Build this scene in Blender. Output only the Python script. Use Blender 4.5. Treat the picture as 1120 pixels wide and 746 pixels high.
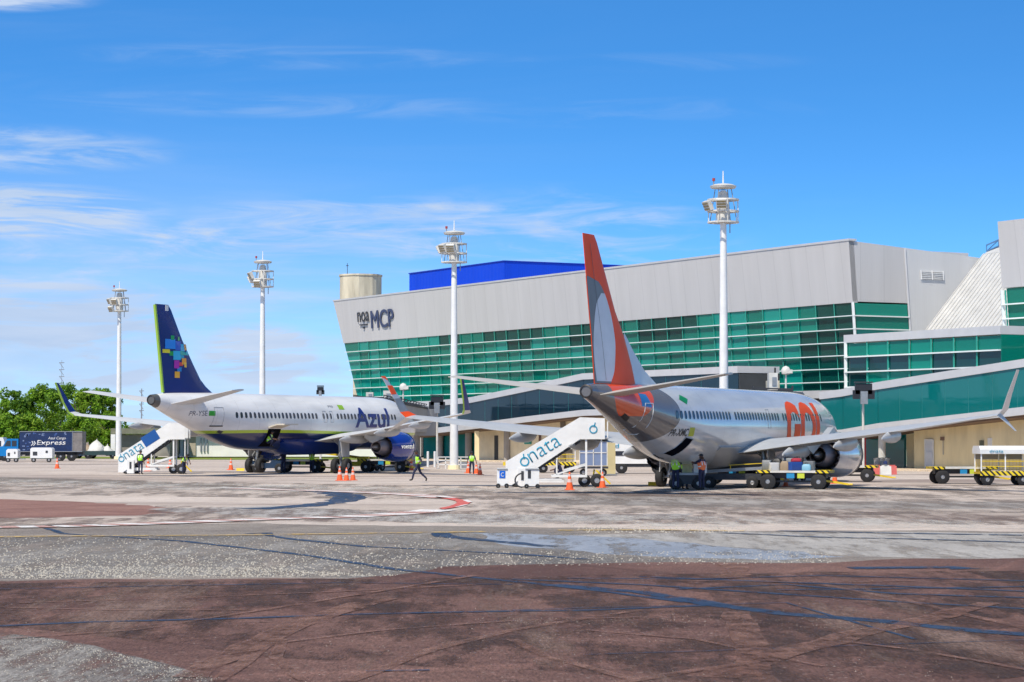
import bpy, bmesh, math, random
import numpy as np
from mathutils import Vector, Matrix
R = math.radians
random.seed(7)
for o in list(bpy.data.objects): bpy.data.objects.remove(o)
S = bpy.context.scene
COL = S.collection
# ------------------------------------------------------------------ camera
F, YH, H = 2600.0, 475.0, 2.95
PITCH = math.atan((YH-373)/F); CP, SP = math.cos(PITCH), math.sin(PITCH)
cd = bpy.data.cameras.new('camera'); cam = bpy.data.objects.new('camera', cd); COL.objects.link(cam)
cam.location = (0, 0, H); cam.rotation_euler = (R(90)+PITCH, 0, 0)
cd.sensor_width = 36; cd.lens = F/1120*36; cd.clip_start = 1; cd.clip_end = 20000
S.camera = cam
# ------------------------------------------------------------------ world
sunv = Vector((-0.27, -0.50, 0.82)).normalized()
SUN_EL = math.asin(sunv.z); SUN_ROT = math.atan2(sunv.x, sunv.y)
W = bpy.data.worlds.new('World'); S.world = W; W.use_nodes = True
nt = W.node_tree; nt.nodes.clear()
def N(nt, t, **k):
    n = nt.nodes.new(t)
    for a, b in k.items(): setattr(n, a, b)
    return n
def L(nt, a, b): nt.links.new(a, b)
def world():
    out = N(nt, 'ShaderNodeOutputWorld'); bg = N(nt, 'ShaderNodeBackground'); bg.inputs[1].default_value = 0.10
    tc = N(nt, 'ShaderNodeTexCoord')
    mp = N(nt, 'ShaderNodeMapping'); mp.inputs['Scale'].default_value = (1, 1, 3.2); mp.inputs['Location'].default_value = (0, 0, 0.06)
    nz = N(nt, 'ShaderNodeVectorMath', operation='NORMALIZE')
    sky = N(nt, 'ShaderNodeTexSky', sky_type='NISHITA'); sky.sun_disc = False
    sky.sun_elevation = SUN_EL; sky.sun_rotation = SUN_ROT; sky.air_density = 1.0; sky.dust_density = 0.3; sky.ozone_density = 2.0
    L(nt, tc.outputs['Generated'], mp.inputs[0]); L(nt, mp.outputs[0], nz.inputs[0]); L(nt, nz.outputs[0], sky.inputs[0])
    hs = N(nt, 'ShaderNodeHueSaturation'); hs.inputs['Saturation'].default_value = 1.30; hs.inputs['Value'].default_value = 1.0
    L(nt, sky.outputs[0], hs.inputs['Color'])
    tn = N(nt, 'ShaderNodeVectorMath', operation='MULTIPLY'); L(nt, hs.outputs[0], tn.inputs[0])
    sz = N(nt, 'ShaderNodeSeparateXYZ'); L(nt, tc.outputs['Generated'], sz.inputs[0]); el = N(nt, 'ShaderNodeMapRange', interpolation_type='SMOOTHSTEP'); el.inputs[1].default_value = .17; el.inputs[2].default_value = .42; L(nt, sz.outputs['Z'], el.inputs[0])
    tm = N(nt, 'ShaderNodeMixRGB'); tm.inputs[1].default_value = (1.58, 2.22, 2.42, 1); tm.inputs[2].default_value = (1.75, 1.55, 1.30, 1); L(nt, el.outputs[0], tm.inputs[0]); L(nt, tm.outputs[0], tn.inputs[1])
    # thin stretched clouds: denser low on the left
    def noise(scale, loc, zs, det=6, rough=.55, dist=0.3):
        m = N(nt, 'ShaderNodeMapping'); m.inputs['Scale'].default_value = (1, 1, zs); m.inputs['Location'].default_value = loc
        L(nt, tc.outputs['Generated'], m.inputs[0])
        n = N(nt, 'ShaderNodeTexNoise'); n.inputs['Scale'].default_value = scale; n.inputs['Detail'].default_value = det
        n.inputs['Roughness'].default_value = rough; n.inputs['Distortion'].default_value = dist
        L(nt, m.outputs[0], n.inputs['Vector']); return n.outputs[0]
    def ramp(inp, a, b, lo=0, hi=1):
        r = N(nt, 'ShaderNodeMapRange', interpolation_type='SMOOTHSTEP')
        r.inputs[1].default_value = a; r.inputs[2].default_value = b; r.inputs[3].default_value = lo; r.inputs[4].default_value = hi
        L(nt, inp, r.inputs[0]); return r.outputs[0]
    def mth(op, a, b):
        m = N(nt, 'ShaderNodeMath', operation=op)
        for i, v in enumerate((a, b)):
            if isinstance(v, (int, float)): m.inputs[i].default_value = v
            else: L(nt, v, m.inputs[i])
        m.use_clamp = (op != 'SUBTRACT'); return m.outputs[0]
    sp = N(nt, 'ShaderNodeSeparateXYZ'); L(nt, tc.outputs['Generated'], sp.inputs[0])
    low = ramp(sp.outputs['Z'], 0.02, 0.125, 1, 0)        # towards the horizon
    left = ramp(sp.outputs['X'], -0.21, 0.10, 1, 0.12)
    wisp = ramp(noise(3.2, (1.3, .2, 0.4), 8.5, 9, .62, 1.2), 0.42, 0.80)
    wisp2 = ramp(noise(9, (4.3, 7.2, 1.4), 9, 7, .6, .4), 0.50, 0.74)
    puff = ramp(noise(26, (2, 5.1, 3), 2.4, 7, .6, .2), 0.53, 0.70)
    band = ramp(sp.outputs['Z'], 0.03, 0.105, 1, 0.10)
    c1 = mth('MULTIPLY', mth('MULTIPLY', wisp, band), left); c1 = mth('MULTIPLY', c1, 1.0)
    c2 = mth('MULTIPLY', mth('MULTIPLY', wisp2, low), mth('MULTIPLY', left, .75))
    c3 = mth('MULTIPLY', mth('MULTIPLY', puff, ramp(sp.outputs['Z'], 0.022, 0.04, 1, 0)), ramp(sp.outputs['X'], -0.12, 0.0, .8, .1))
    veil = mth('MULTIPLY', ramp(sp.outputs['Z'], 0.01, 0.15, 1, 0), mth('MULTIPLY', left, .80))
    tot = mth('ADD', mth('ADD', c1, c2), mth('ADD', c3, veil)); tot = mth('MULTIPLY', tot, .84)
    # the small bright cloud at the upper left and the long band over the middle
    def blob(cx, cz, rx, rz, amp):
        a = mth('SUBTRACT', sp.outputs['X'], cx); a = N_abs(mth_raw('DIVIDE', a, rx)); b = N_abs(mth_raw('DIVIDE', mth('SUBTRACT', sp.outputs['Z'], cz), rz))
        d = mth_raw('ADD', mth_raw('MULTIPLY', a, a), mth_raw('MULTIPLY', b, b))
        nn = noise(13, (cx*9, 3, cz*50), 7, 9, .62, 1.2)
        return mth('MULTIPLY', ramp(d, 0.0, 1.6, amp, 0), ramp(nn, .40, .74))
    def mth_raw(op, a, b):
        m = N(nt, 'ShaderNodeMath', operation=op)
        for i, v in enumerate((a, b)):
            if isinstance(v, (int, float)): m.inputs[i].default_value = v
            else: L(nt, v, m.inputs[i])
        return m.outputs[0]
    def N_abs(a):
        m = N(nt, 'ShaderNodeMath', operation='ABSOLUTE'); L(nt, a, m.inputs[0]); return m.outputs[0]
    for b in ((-0.215, .181, .045, .008, 1.6), (-0.21, .092, .06, .011, 1.5), (-0.20, .117, .055, .009, .8), (-.055, .0905, .075, .009, .8), (.01, .082, .08, .020, .85), (-.16, .080, .09, .010, .9),
              (-.09, .157, .09, .005, .22), (-.10, .137, .09, .005, .26), (.03, .135, .09, .006, .16), (.06, .155, .06, .004, .10), (-.105, .034, .022, .012, 1.6), (-.19, .055, .08, .02, .8), (-.17, .028, .02, .008, 1.2)):
        tot = mth('ADD', tot, blob(*b))
    cc = N(nt, 'ShaderNodeMixRGB'); cc.inputs[1].default_value = (3.7, 5.3, 7.9, 1); cc.inputs[2].default_value = (6.3, 7.2, 8.8, 1)
    L(nt, noise(14, (7, 2, 2), 9), cc.inputs[0])
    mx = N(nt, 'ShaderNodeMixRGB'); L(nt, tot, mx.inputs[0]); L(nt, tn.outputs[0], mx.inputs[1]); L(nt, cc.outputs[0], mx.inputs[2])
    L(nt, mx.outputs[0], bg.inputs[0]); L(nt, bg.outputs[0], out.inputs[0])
world()
sd = bpy.data.lights.new('sun', 'SUN'); sd.energy = 4.5; sd.angle = R(0.53); sd.color = (1, .925, .80)
sun = bpy.data.objects.new('sun', sd); COL.objects.link(sun)
sun.rotation_euler = sunv.to_track_quat('Z', 'Y').to_euler(); sun.location = (-50, -80, 150)
S.view_settings.view_transform = 'Standard'; S.view_settings.look = 'None'; S.view_settings.exposure = 0.10; S.view_settings.gamma = 1
S.render.engine = 'CYCLES'
S.cycles.max_bounces = 5; S.cycles.transparent_max_bounces = 10; S.cycles.use_adaptive_sampling = True; S.cycles.adaptive_threshold = .02

# ------------------------------------------------------------------ materials
MATS = {}
def mat(name, col, rough=.6, metal=0, var=.12, vs=.6, spec=.5, coat=0, bump=0, bs=20, emit=0, streak=None):
    if name in MATS: return MATS[name]
    m = bpy.data.materials.new(name); m.use_nodes = True; t = m.node_tree
    b = t.nodes['Principled BSDF']
    b.inputs['Roughness'].default_value = rough; b.inputs['Metallic'].default_value = metal
    b.inputs['Specular IOR Level'].default_value = spec; b.inputs['Coat Weight'].default_value = coat; b.inputs['Coat Roughness'].default_value = .06
    c4 = (*col, 1)
    if var:
        tc = N(t, 'ShaderNodeTexCoord'); mp = N(t, 'ShaderNodeMapping'); L(t, tc.outputs['Object'], mp.inputs[0])
        if streak: mp.inputs['Scale'].default_value = streak
        n = N(t, 'ShaderNodeTexNoise'); n.inputs['Scale'].default_value = vs; n.inputs['Detail'].default_value = 7; n.inputs['Roughness'].default_value = .62
        L(t, mp.outputs[0], n.inputs['Vector'])
        r = N(t, 'ShaderNodeMapRange'); r.inputs[1].default_value = .3; r.inputs[2].default_value = .7; r.inputs[3].default_value = 1-var; r.inputs[4].default_value = 1+var*.5
        L(t, n.outputs[0], r.inputs[0])
        mx = N(t, 'ShaderNodeVectorMath', operation='MULTIPLY'); mx.inputs[0].default_value = col; L(t, r.outputs[0], mx.inputs[1])
        L(t, mx.outputs[0], b.inputs['Base Color'])
        rr = N(t, 'ShaderNodeMapRange'); rr.inputs[3].default_value = min(1, rough*1.2); rr.inputs[4].default_value = rough*.85; L(t, n.outputs[0], rr.inputs[0]); L(t, rr.outputs[0], b.inputs['Roughness'])
    else: b.inputs['Base Color'].default_value = c4
    if bump:
        tc2 = N(t, 'ShaderNodeTexCoord'); n2 = N(t, 'ShaderNodeTexNoise'); n2.inputs['Scale'].default_value = bs; n2.inputs['Detail'].default_value = 5
        L(t, tc2.outputs['Object'], n2.inputs['Vector']); bp = N(t, 'ShaderNodeBump'); bp.inputs['Strength'].default_value = bump; bp.inputs['Distance'].default_value = .03
        L(t, n2.outputs[0], bp.inputs['Height']); L(t, bp.outputs[0], b.inputs['Normal'])
    if emit:
        b.inputs['Emission Color'].default_value = c4; b.inputs['Emission Strength'].default_value = emit
    MATS[name] = m; return m
M = mat
white = M('white_paint', (.78, .78, .77), .38, var=.10, vs=1.5)
offwhite = M('weathered_white', (.68, .66, .61), .5, var=.22, vs=1.2)
yellow = M('yellow_paint', (.80, .56, .02), .4, var=.2, vs=3)
black = M('black_rubber', (.018, .018, .02), .75, var=.2, vs=6)
blackp = M('black_paint', (.02, .02, .024), .4, var=.1)
rim = M('wheel_rim', (.42, .42, .43), .4, .5, var=.15, vs=8)
dark = M('dark_steel', (.05, .052, .06), .5, .3, var=.2, vs=3)
steel = M('grey_steel', (.33, .34, .35), .4, .5, var=.15, vs=3)
orange = M('cone_orange', (.85, .13, .03), .5, var=.1, vs=8)
navy = M('navy_cloth', (.018, .022, .06), .85, var=.2, vs=15)
skin_m = M('skin', (.16, .075, .045), .55, var=.08, vs=20)
hair_m = M('hair', (.012, .010, .009), .7, var=.1)
lime = M('hi_vis_lime', (.42, .85, .04), .7, var=.1, vs=20)
hiorange = M('hi_vis_orange', (.95, .20, .06), .7, var=.1, vs=20)
refl = M('reflective_tape', (.75, .76, .75), .3, var=0)
shoe = M('boots', (.015, .014, .013), .6, var=0)
conc = M('beige_concrete', (.86, .74, .46), .8, var=.2, vs=.7, bump=.2, streak=(1, 1, .25))
blue = M('blue_paint', (.005, .10, .55), .35, var=.08)
dnata = M('teal_lettering', (.0, .27, .43), .4, var=0)
red = M('red_paint', (.60, .04, .04), .5, var=.15, vs=4)

# ------------------------------------------------------------------ helpers
def ray(x, y):
    u, v = x-560, 373-y
    return Vector((u, F*CP-v*SP, F*SP+v*CP))
def G(x, y, z=0):
    r = ray(x, y); t = (z-H)/r.z; return Vector((r.x*t, r.y*t, z))
def P(x, y, Y):
    r = ray(x, y); t = Y/r.y; return Vector((r.x*t, Y, H+r.z*t))
class MB:
    def __init__(s): s.v = []; s.f = []; s.m = []
    def add(s, vs, fs, mi=0):
        o = len(s.v); s.v += [tuple(p) for p in vs]; s.f += [tuple(i+o for i in f) for f in fs]; s.m += [mi]*len(fs); return s
    def box(s, c, d, mi=0, M=None):
        c = Vector(c); vs = [Vector((sx*d[0]/2, sy*d[1]/2, sz*d[2]/2)) for sx in (-1, 1) for sy in (-1, 1) for sz in (-1, 1)]
        if M is not None: vs = [M @ v for v in vs]
        return s.add([v+c for v in vs], [(0,1,3,2), (4,6,7,5), (0,4,5,1), (2,3,7,6), (0,2,6,4), (1,5,7,3)], mi)
    def tube(s, p0, p1, r0, r1=None, n=10, mi=0, cap=True):
        p0, p1 = Vector(p0), Vector(p1); r1 = r0 if r1 is None else r1
        d = (p1-p0).normalized(); a = d.orthogonal().normalized(); b = d.cross(a)
        vs = []
        for p, r in ((p0, r0), (p1, r1)):
            for i in range(n):
                t = 2*math.pi*i/n; vs.append(p+a*math.cos(t)*r+b*math.sin(t)*r)
        fs = [(i, (i+1) % n, n+(i+1) % n, n+i) for i in range(n)]
        if cap: fs += [tuple(range(n-1, -1, -1)), tuple(range(n, 2*n))]
        return s.add(vs, fs, mi)
    def bar(s, p0, p1, w, h=None, mi=0):
        p0, p1 = Vector(p0), Vector(p1); h = h or w; d = (p1-p0).normalized()
        up = Vector((0, 0, 1)) if abs(d.z) < .95 else Vector((0, 1, 0)); a = d.cross(up).normalized(); b = a.cross(d)
        vs = [p+a*sx*w/2+b*sy*h/2 for p in (p0, p1) for sx, sy in ((-1,-1), (1,-1), (1,1), (-1,1))]
        return s.add(vs, [(0,1,5,4), (1,2,6,5), (2,3,7,6), (3,0,4,7), (3,2,1,0), (4,5,6,7)], mi)
    def prism(s, pts, d, mi=0):
        pts = [Vector(p) for p in pts]; d = Vector(d); n = len(pts)
        return s.add(pts+[p+d for p in pts], [tuple(range(n-1, -1, -1)), tuple(range(n, 2*n))]+[(i, (i+1) % n, n+(i+1) % n, n+i) for i in range(n)], mi)
    def loft(s, rings, mi=0, cap=True):
        n = len(rings[0]); vs = [p for r in rings for p in r]; fs = []
        for k in range(len(rings)-1):
            for i in range(n): fs.append((k*n+i, k*n+(i+1) % n, (k+1)*n+(i+1) % n, (k+1)*n+i))
        if cap: fs += [tuple(range(n-1, -1, -1)), tuple(range((len(rings)-1)*n, len(rings)*n))]
        return s.add(vs, fs, mi)
    def lathe(s, c, axis, prof, n=32, mi=0, cap=False, sz=1.0):
        c, d = Vector(c), Vector(axis).normalized(); a = d.orthogonal().normalized() if abs(d.z) > .9 else d.cross(Vector((0,0,1))).normalized(); b = a.cross(d)
        return s.loft([[c+d*t+(a*math.cos(q)*r+b*math.sin(q)*r*sz) for q in [2*math.pi*i/n for i in range(n)]] for t, r in prof], mi, cap)
    def build(s, name, mats, parent=None, smooth=None, **tags):
        me = bpy.data.meshes.new(name); me.from_pydata(s.v, [], s.f)
        mats = mats if isinstance(mats, (list, tuple)) else [mats]
        for m in mats: me.materials.append(m)
        for p, mi in zip(me.polygons, s.m): p.material_index = mi
        bm = bmesh.new(); bm.from_mesh(me); bmesh.ops.recalc_face_normals(bm, faces=bm.faces); bm.to_mesh(me); bm.free()
        if smooth is not None:
            for p in me.polygons: p.use_smooth = True
            me.set_sharp_from_angle(angle=R(smooth))
        me.update()
        o = bpy.data.objects.new(name, me); COL.objects.link(o)
        if parent is not None: o.parent = parent
        for k, v in tags.items(): o[k] = v
        return o
def thing(name, label, cat, loc=(0,0,0), rz=0, group=None):
    o = bpy.data.objects.new(name, None); COL.objects.link(o); o.location = loc; o.rotation_euler = (0, 0, rz)
    o['label'] = label; o['category'] = cat
    if group: o['group'] = group
    o.empty_display_size = .3
    return o
def dup(root, loc=None, rz=None, label=None, group=None, parent=None):
    c = root.copy(); COL.objects.link(c)
    if parent is not None: c.parent = parent
    if loc is not None: c.location = loc
    if rz is not None: c.rotation_euler = (0, 0, rz)
    if label: c['label'] = label
    if group: c['group'] = group
    for ch in KIDS(root): dup(ch, parent=c)
    return c
def KIDS(o): return [c for c in list(bpy.data.objects) if c.parent == o]
def text_mesh(body, size=1.0, offset=0.0, shear=0.0, spacing=1.0):
    cu = bpy.data.curves.new('lettering', 'FONT'); cu.body = body; cu.size = size; cu.offset = offset; cu.shear = shear; cu.space_character = spacing
    cu.resolution_u = 4
    ob = bpy.data.objects.new('lettering', cu); COL.objects.link(ob)
    me = bpy.data.meshes.new_from_object(ob.evaluated_get(bpy.context.evaluated_depsgraph_get()))
    bpy.data.objects.remove(ob); bpy.data.curves.remove(cu); return me
def text_on(body, origin, ux, uy, height, mat_, parent, name='lettering', width=None, depth=.02, offset=0.0, shear=0.0, **tags):
    """raised letters in the plane of ux (reading direction) and uy (up)"""
    me = text_mesh(body, 1, offset, shear)
    xs = [v.co.x for v in me.vertices]; ys = [v.co.y for v in me.vertices]
    x0, x1, y0, y1 = min(xs), max(xs), min(ys), max(ys)
    ux, uy = Vector(ux).normalized(), Vector(uy).normalized(); nn = ux.cross(uy)
    sy = height/(y1-y0); sx = sy if width is None else width/(x1-x0)
    bm = bmesh.new(); bm.from_mesh(me)
    for v in bm.verts: v.co = Vector(origin)+ux*((v.co.x-x0)*sx)+uy*((v.co.y-y0)*sy)
    r = bmesh.ops.extrude_face_region(bm, geom=bm.faces[:])
    for e in r['geom']:
        if isinstance(e, bmesh.types.BMVert): e.co += nn*depth
    bmesh.ops.recalc_face_normals(bm, faces=bm.faces); bm.to_mesh(me); bm.free()
    me.materials.clear(); me.materials.append(mat_)
    o = bpy.data.objects.new(name, me); COL.objects.link(o); o.parent = parent
    for k, v in tags.items(): o[k] = v
    return o

# ------------------------------------------------------------------ ground
def ground_mat(name, c1, c2, speck, speck_amt, scale=.12, rough=.85, sscale=9, streaks=.0, big=.35, tint=None, grain=.25):
    m = bpy.data.materials.new(name); m.use_nodes = True; t = m.node_tree; b = t.nodes['Principled BSDF']
    b.inputs['Roughness'].default_value = rough; b.inputs['Specular IOR Level'].default_value = .25
    tc = N(t, 'ShaderNodeTexCoord')
    def nz(sc, det=6, ro=.6, loc=(0,0,0), scl=(1,1,1), dist=0):
        mp = N(t, 'ShaderNodeMapping'); mp.inputs['Location'].default_value = loc; mp.inputs['Scale'].default_value = scl; L(t, tc.outputs['Object'], mp.inputs[0])
        n = N(t, 'ShaderNodeTexNoise'); n.inputs['Scale'].default_value = sc; n.inputs['Detail'].default_value = det; n.inputs['Roughness'].default_value = ro; n.inputs['Distortion'].default_value = dist
        L(t, mp.outputs[0], n.inputs['Vector']); return n.outputs[0]
    def mr(i, a, b_, lo=0, hi=1):
        r = N(t, 'ShaderNodeMapRange'); 
        for k, v in zip((1, 2, 3, 4), (a, b_, lo, hi)): r.inputs[k].default_value = v
        L(t, i, r.inputs[0]); return r.outputs[0]
    def mix(f, a, b_):
        x = N(t, 'ShaderNodeMixRGB'); 
        if isinstance(f, float): x.inputs[0].default_value = f
        else: L(t, f, x.inputs[0])
        for i, q in ((1, a), (2, b_)):
            if isinstance(q, tuple): x.inputs[i].default_value = (*q, 1)
            else: L(t, q, x.inputs[i])
        return x.outputs[0]
    col = mix(mr(nz(scale, 8, .65, dist=.6), .36, .64), c1, c2)
    # fine grain and medium blotches
    g = mr(nz(2.2, 8, .75, (3, 3, 0)), .3, .7, .74, 1.26)
    mg = N(t, 'ShaderNodeVectorMath', operation='MULTIPLY'); L(t, col, mg.inputs[0]); L(t, g, mg.inputs[1]); col = mg.outputs[0]
    g2 = mr(nz(26, 5, .85, (1, 7, 0), (1, .16, 1)), .34, .66, 1-grain, 1+grain)
    mg = N(t, 'ShaderNodeVectorMath', operation='MULTIPLY'); L(t, col, mg.inputs[0]); L(t, g2, mg.inputs[1]); col = mg.outputs[0]
    if tint:
        col = mix(mr(nz(.05, 5, .6, (50, 9, 0), (.35, 1, 1), .5), .52, .62, 0, tint[1]), col, tint[0])
    if streaks:   # long faint wheel tracks and scrapes
        for k, (rot, sc) in enumerate(((.35, 1.3), (-.5, 1.0), (1.2, 1.6))):
            mp = N(t, 'ShaderNodeMapping'); mp.inputs['Rotation'].default_value = (0, 0, rot); L(t, tc.outputs['Object'], mp.inputs[0])
            mp2 = N(t, 'ShaderNodeMapping'); mp2.inputs['Scale'].default_value = (sc, .02, 1); mp2.inputs['Location'].default_value = (k*7, k, 0); L(t, mp.outputs[0], mp2.inputs[0])
            n = N(t, 'ShaderNodeTexNoise'); n.inputs['Scale'].default_value = .6; n.inputs['Detail'].default_value = 3; L(t, mp2.outputs[0], n.inputs['Vector'])
            q = mr(n.outputs[0], .60, .68, 1, 1+streaks if k != 1 else 1-streaks)
            mg = N(t, 'ShaderNodeVectorMath', operation='MULTIPLY'); L(t, col, mg.inputs[0]); L(t, q, mg.inputs[1]); col = mg.outputs[0]
    # loose bright stones gathered in drifts
    v = N(t, 'ShaderNodeTexVoronoi'); v.inputs['Scale'].default_value = sscale; v.inputs['Randomness'].default_value = 1; L(t, tc.outputs['Object'], v.inputs['Vector'])
    sp1 = mr(v.outputs['Distance'], .10, .2, 1, 0)
    dr = mr(nz(.25, 5, .7, (9, 1, 0), (.6, 1.6, 1)), .42, .62, .05, 1)
    mm = N(t, 'ShaderNodeMath', operation='MULTIPLY'); L(t, sp1, mm.inputs[0]); L(t, dr, mm.inputs[1])
    m2 = N(t, 'ShaderNodeMath', operation='MULTIPLY', use_clamp=True); L(t, mm.outputs[0], m2.inputs[0]); m2.inputs[1].default_value = speck_amt
    col = mix(m2.outputs[0], col, speck)
    L(t, col, b.inputs['Base Color'])
    bp = N(t, 'ShaderNodeBump'); bp.inputs['Strength'].default_value = .55; bp.inputs['Distance'].default_value = .03; L(t, nz(14, 6, .75), bp.inputs['Height']); L(t, bp.outputs[0], b.inputs['Normal'])
    return m
g_conc = ground_mat('apron_concrete', (.44, .365, .31), (.56, .475, .415), (.78, .72, .66), .35, .09, streaks=.10, tint=((.22, .165, .145), .75))
g_stone = ground_mat('stony_asphalt', (.17, .155, .145), (.31, .285, .26), (.75, .73, .68), 1.0, .10, sscale=5, grain=.6)
g_brown = ground_mat('brown_asphalt', (.098, .050, .040), (.185, .100, .078), (.58, .50, .44), .55, .11, sscale=6, streaks=.28, grain=.62)
g_brown2 = ground_mat('rusty_dust', (.20, .105, .082), (.28, .16, .125), (.6, .5, .45), .4, .5)
g_grey = ground_mat('dark_rough_asphalt', (.19, .16, .14), (.28, .24, .205), (.7, .68, .64), .8, .2, sscale=6, grain=.5)
g_pale = ground_mat('pale_slab', (.36, .335, .31), (.46, .43, .40), (.6, .6, .6), .2, .2)
g_seal = ground_mat('smooth_seal', (.27, .29, .33), (.36, .38, .42), (.6, .62, .66), .3, .15, rough=.5)
g_tar = ground_mat('crack_sealer', (.020, .024, .042), (.04, .046, .070), (.12, .12, .15), .2, .5, rough=.38)
g_grass = ground_mat('mown_grass', (.13, .18, .025), (.22, .26, .04), (.3, .33, .1), .3, .3)
g_white = ground_mat('white_marking', (.60, .56, .54), (.75, .71, .69), (.8, .8, .8), .2, 1)
g_red = ground_mat('red_marking', (.50, .10, .09), (.62, .16, .13), (.6, .5, .5), .2, 1)
g_pink = ground_mat('faded_red_marking', (.42, .24, .21), (.5, .32, .28), (.6, .5, .5), .2, 1)
g_yel = ground_mat('faded_yellow_marking', (.55, .36, .12), (.62, .44, .18), (.6, .5, .5), .2, 1)
g_kerb = ground_mat('kerb_sand', (.62, .50, .36), (.72, .60, .45), (.7, .6, .5), .2, 1)
def worn(m, lo, hi, amt, scale=3.0, ys=.35):
    t = m.node_tree; b = t.nodes['Principled BSDF']; tc = N(t, 'ShaderNodeTexCoord'); mp = N(t, 'ShaderNodeMapping'); mp.inputs['Scale'].default_value = (1, ys, 1); L(t, tc.outputs['Object'], mp.inputs[0])
    n = N(t, 'ShaderNodeTexNoise'); n.inputs['Scale'].default_value = scale; n.inputs['Detail'].default_value = 9; n.inputs['Roughness'].default_value = .75; L(t, mp.outputs[0], n.inputs['Vector'])
    r_ = N(t, 'ShaderNodeMapRange'); 
    for k, v in zip((1, 2, 3, 4), (lo, hi, 0, amt)): r_.inputs[k].default_value = v
    L(t, n.outputs[0], r_.inputs[0]); L(t, r_.outputs[0], b.inputs['Alpha'])
for _m in (g_tar, g_seal): _m.node_tree.nodes['Principled BSDF'].inputs['Specular IOR Level'].default_value = .55
worn(g_brown2, .38, .60, .75); worn(g_tar, .36, .50, .92); worn(g_yel, .42, .52, .8); worn(g_white, .28, .40, 1.0); worn(g_pink, .30, .44, 1.0); worn(g_seal, .38, .50, .92, 1.2, .2)
worn(g_stone, .40, .56, .9, 1.0, .15); worn(g_pale, .36, .52, .9, .8, .15)
def sheet(name, pts, z, m):
    """ground sheet through image outline points on the ground plane, edges roughened"""
    _sc[0] += 1; z = .0004*_sc[0]
    W_ = [G(*p) for p in pts]; out = []
    n = len(W_)
    for i in range(n):
        a, b = W_[i], W_[(i+1) % n]; k = max(1, min(40, int((b-a).length/1.2)))
        for j in range(k):
            q = a.lerp(b, j/k); w = .16+.0045*q.y
            out.append(Vector((q.x+random.uniform(-w, w)*(j > 0), q.y+random.uniform(-w, w)*1.2*(j > 0), z)))
    return MB().add(out, [tuple(range(len(out)))]).build(name, m, kind='structure')
_zc = [0]
def strip(name, pts, hw, z, m, parent=None):
    """painted or sealed line with half width hw (metres) through image points"""
    _zc[0] += 1; z = .0105+.0003*_zc[0]
    W_ = [G(*p) for p in pts]; C_ = []
    for a, b in zip(W_[:-1], W_[1:]):
        k = max(1, int((b-a).length/1.0))
        for j in range(k): C_.append(a.lerp(b, j/k))
    C_.append(W_[-1]); Lp, Rp = [], []
    for i, q in enumerate(C_):
        d = (C_[min(i+1, len(C_)-1)]-C_[max(i-1, 0)]); d.z = 0; d.normalize(); nn = Vector((-d.y, d.x, 0)); w = hw*random.uniform(.75, 1.25)
        q = q+nn*random.uniform(-.3, .3)*hw
        Lp.append(Vector((*(q+nn*w).xy, z))); Rp.append(Vector((*(q-nn*w).xy, z)))
    mb = MB(); n = len(C_); mb.add(Lp+Rp, [(i, i+1, n+i+1, n+i) for i in range(n-1)])
    return mb.build(name, m, kind='structure')
mb = MB(); mb.add([(-4000, -200, 0), (4000, -200, 0), (4000, 9000, 0), (-4000, 9000, 0)], [(0,1,2,3)]); mb.build('ground', g_conc, kind='structure')
_sc = [0]
z = .004
sheet('rough_asphalt', [(-60,574),(200,572),(480,575),(640,577),(800,581),(1000,580),(1200,583),(1250,628),(560,642),(-70,642)], z, g_grey)
sheet('stony_strip', [(-60,589),(150,585),(400,587),(520,582),(640,583),(760,590),(900,600),(920,618),(600,622),(430,632),(250,630),(-60,634)], 2*z, g_stone)
sheet('pale_strip', [(600,587),(800,581),(1000,582),(1250,586),(1250,612),(1000,610),(900,606),(760,594)], 2*z, g_pale)
sheet('seal_strip', [(515,583),(600,585),(640,586),(760,594),(925,609),(850,613),(740,610),(640,603),(540,593)], 3*z, g_seal)
sheet('brown_asphalt', [(-80,635),(200,634),(380,633),(440,628),(480,620),(600,617),(720,615),(860,616),(1000,611),(1300,608),(1500,800),(-300,800)], 3*z, g_brown)
sheet('stony_corner', [(-80,688),(0,692),(60,699),(130,714),(190,728),(230,741),(300,770),(-100,770)], 4*z, g_stone)
sheet('rusty_patch', [(-60,545),(60,548),(140,551),(210,557),(150,564),(-60,568)], z, ground_mat('red_brown_patch', (.20,.10,.08), (.30,.165,.13), (.5,.4,.4), .2, .3))
sheet('dark_stain', [(-40,520),(120,525),(260,531),(340,536),(200,532),(60,528),(-40,526)], z, g_grey)
sheet('dark_stain', [(560,545),(700,541),(900,548),(1120,549),(1180,556),(900,557),(700,553),(600,552)], z, ground_mat('stained_concrete', (.26,.235,.215), (.38,.34,.31), (.5,.5,.5), .2, .2))
sheet('dark_stain', [(160,557),(300,553),(420,560),(540,563),(760,562),(760,568),(500,572),(300,566)], z, MATS.get('x') or ground_mat('stained_concrete_pale', (.33,.30,.285), (.42,.39,.36), (.5,.5,.5), .2, .2))
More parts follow.
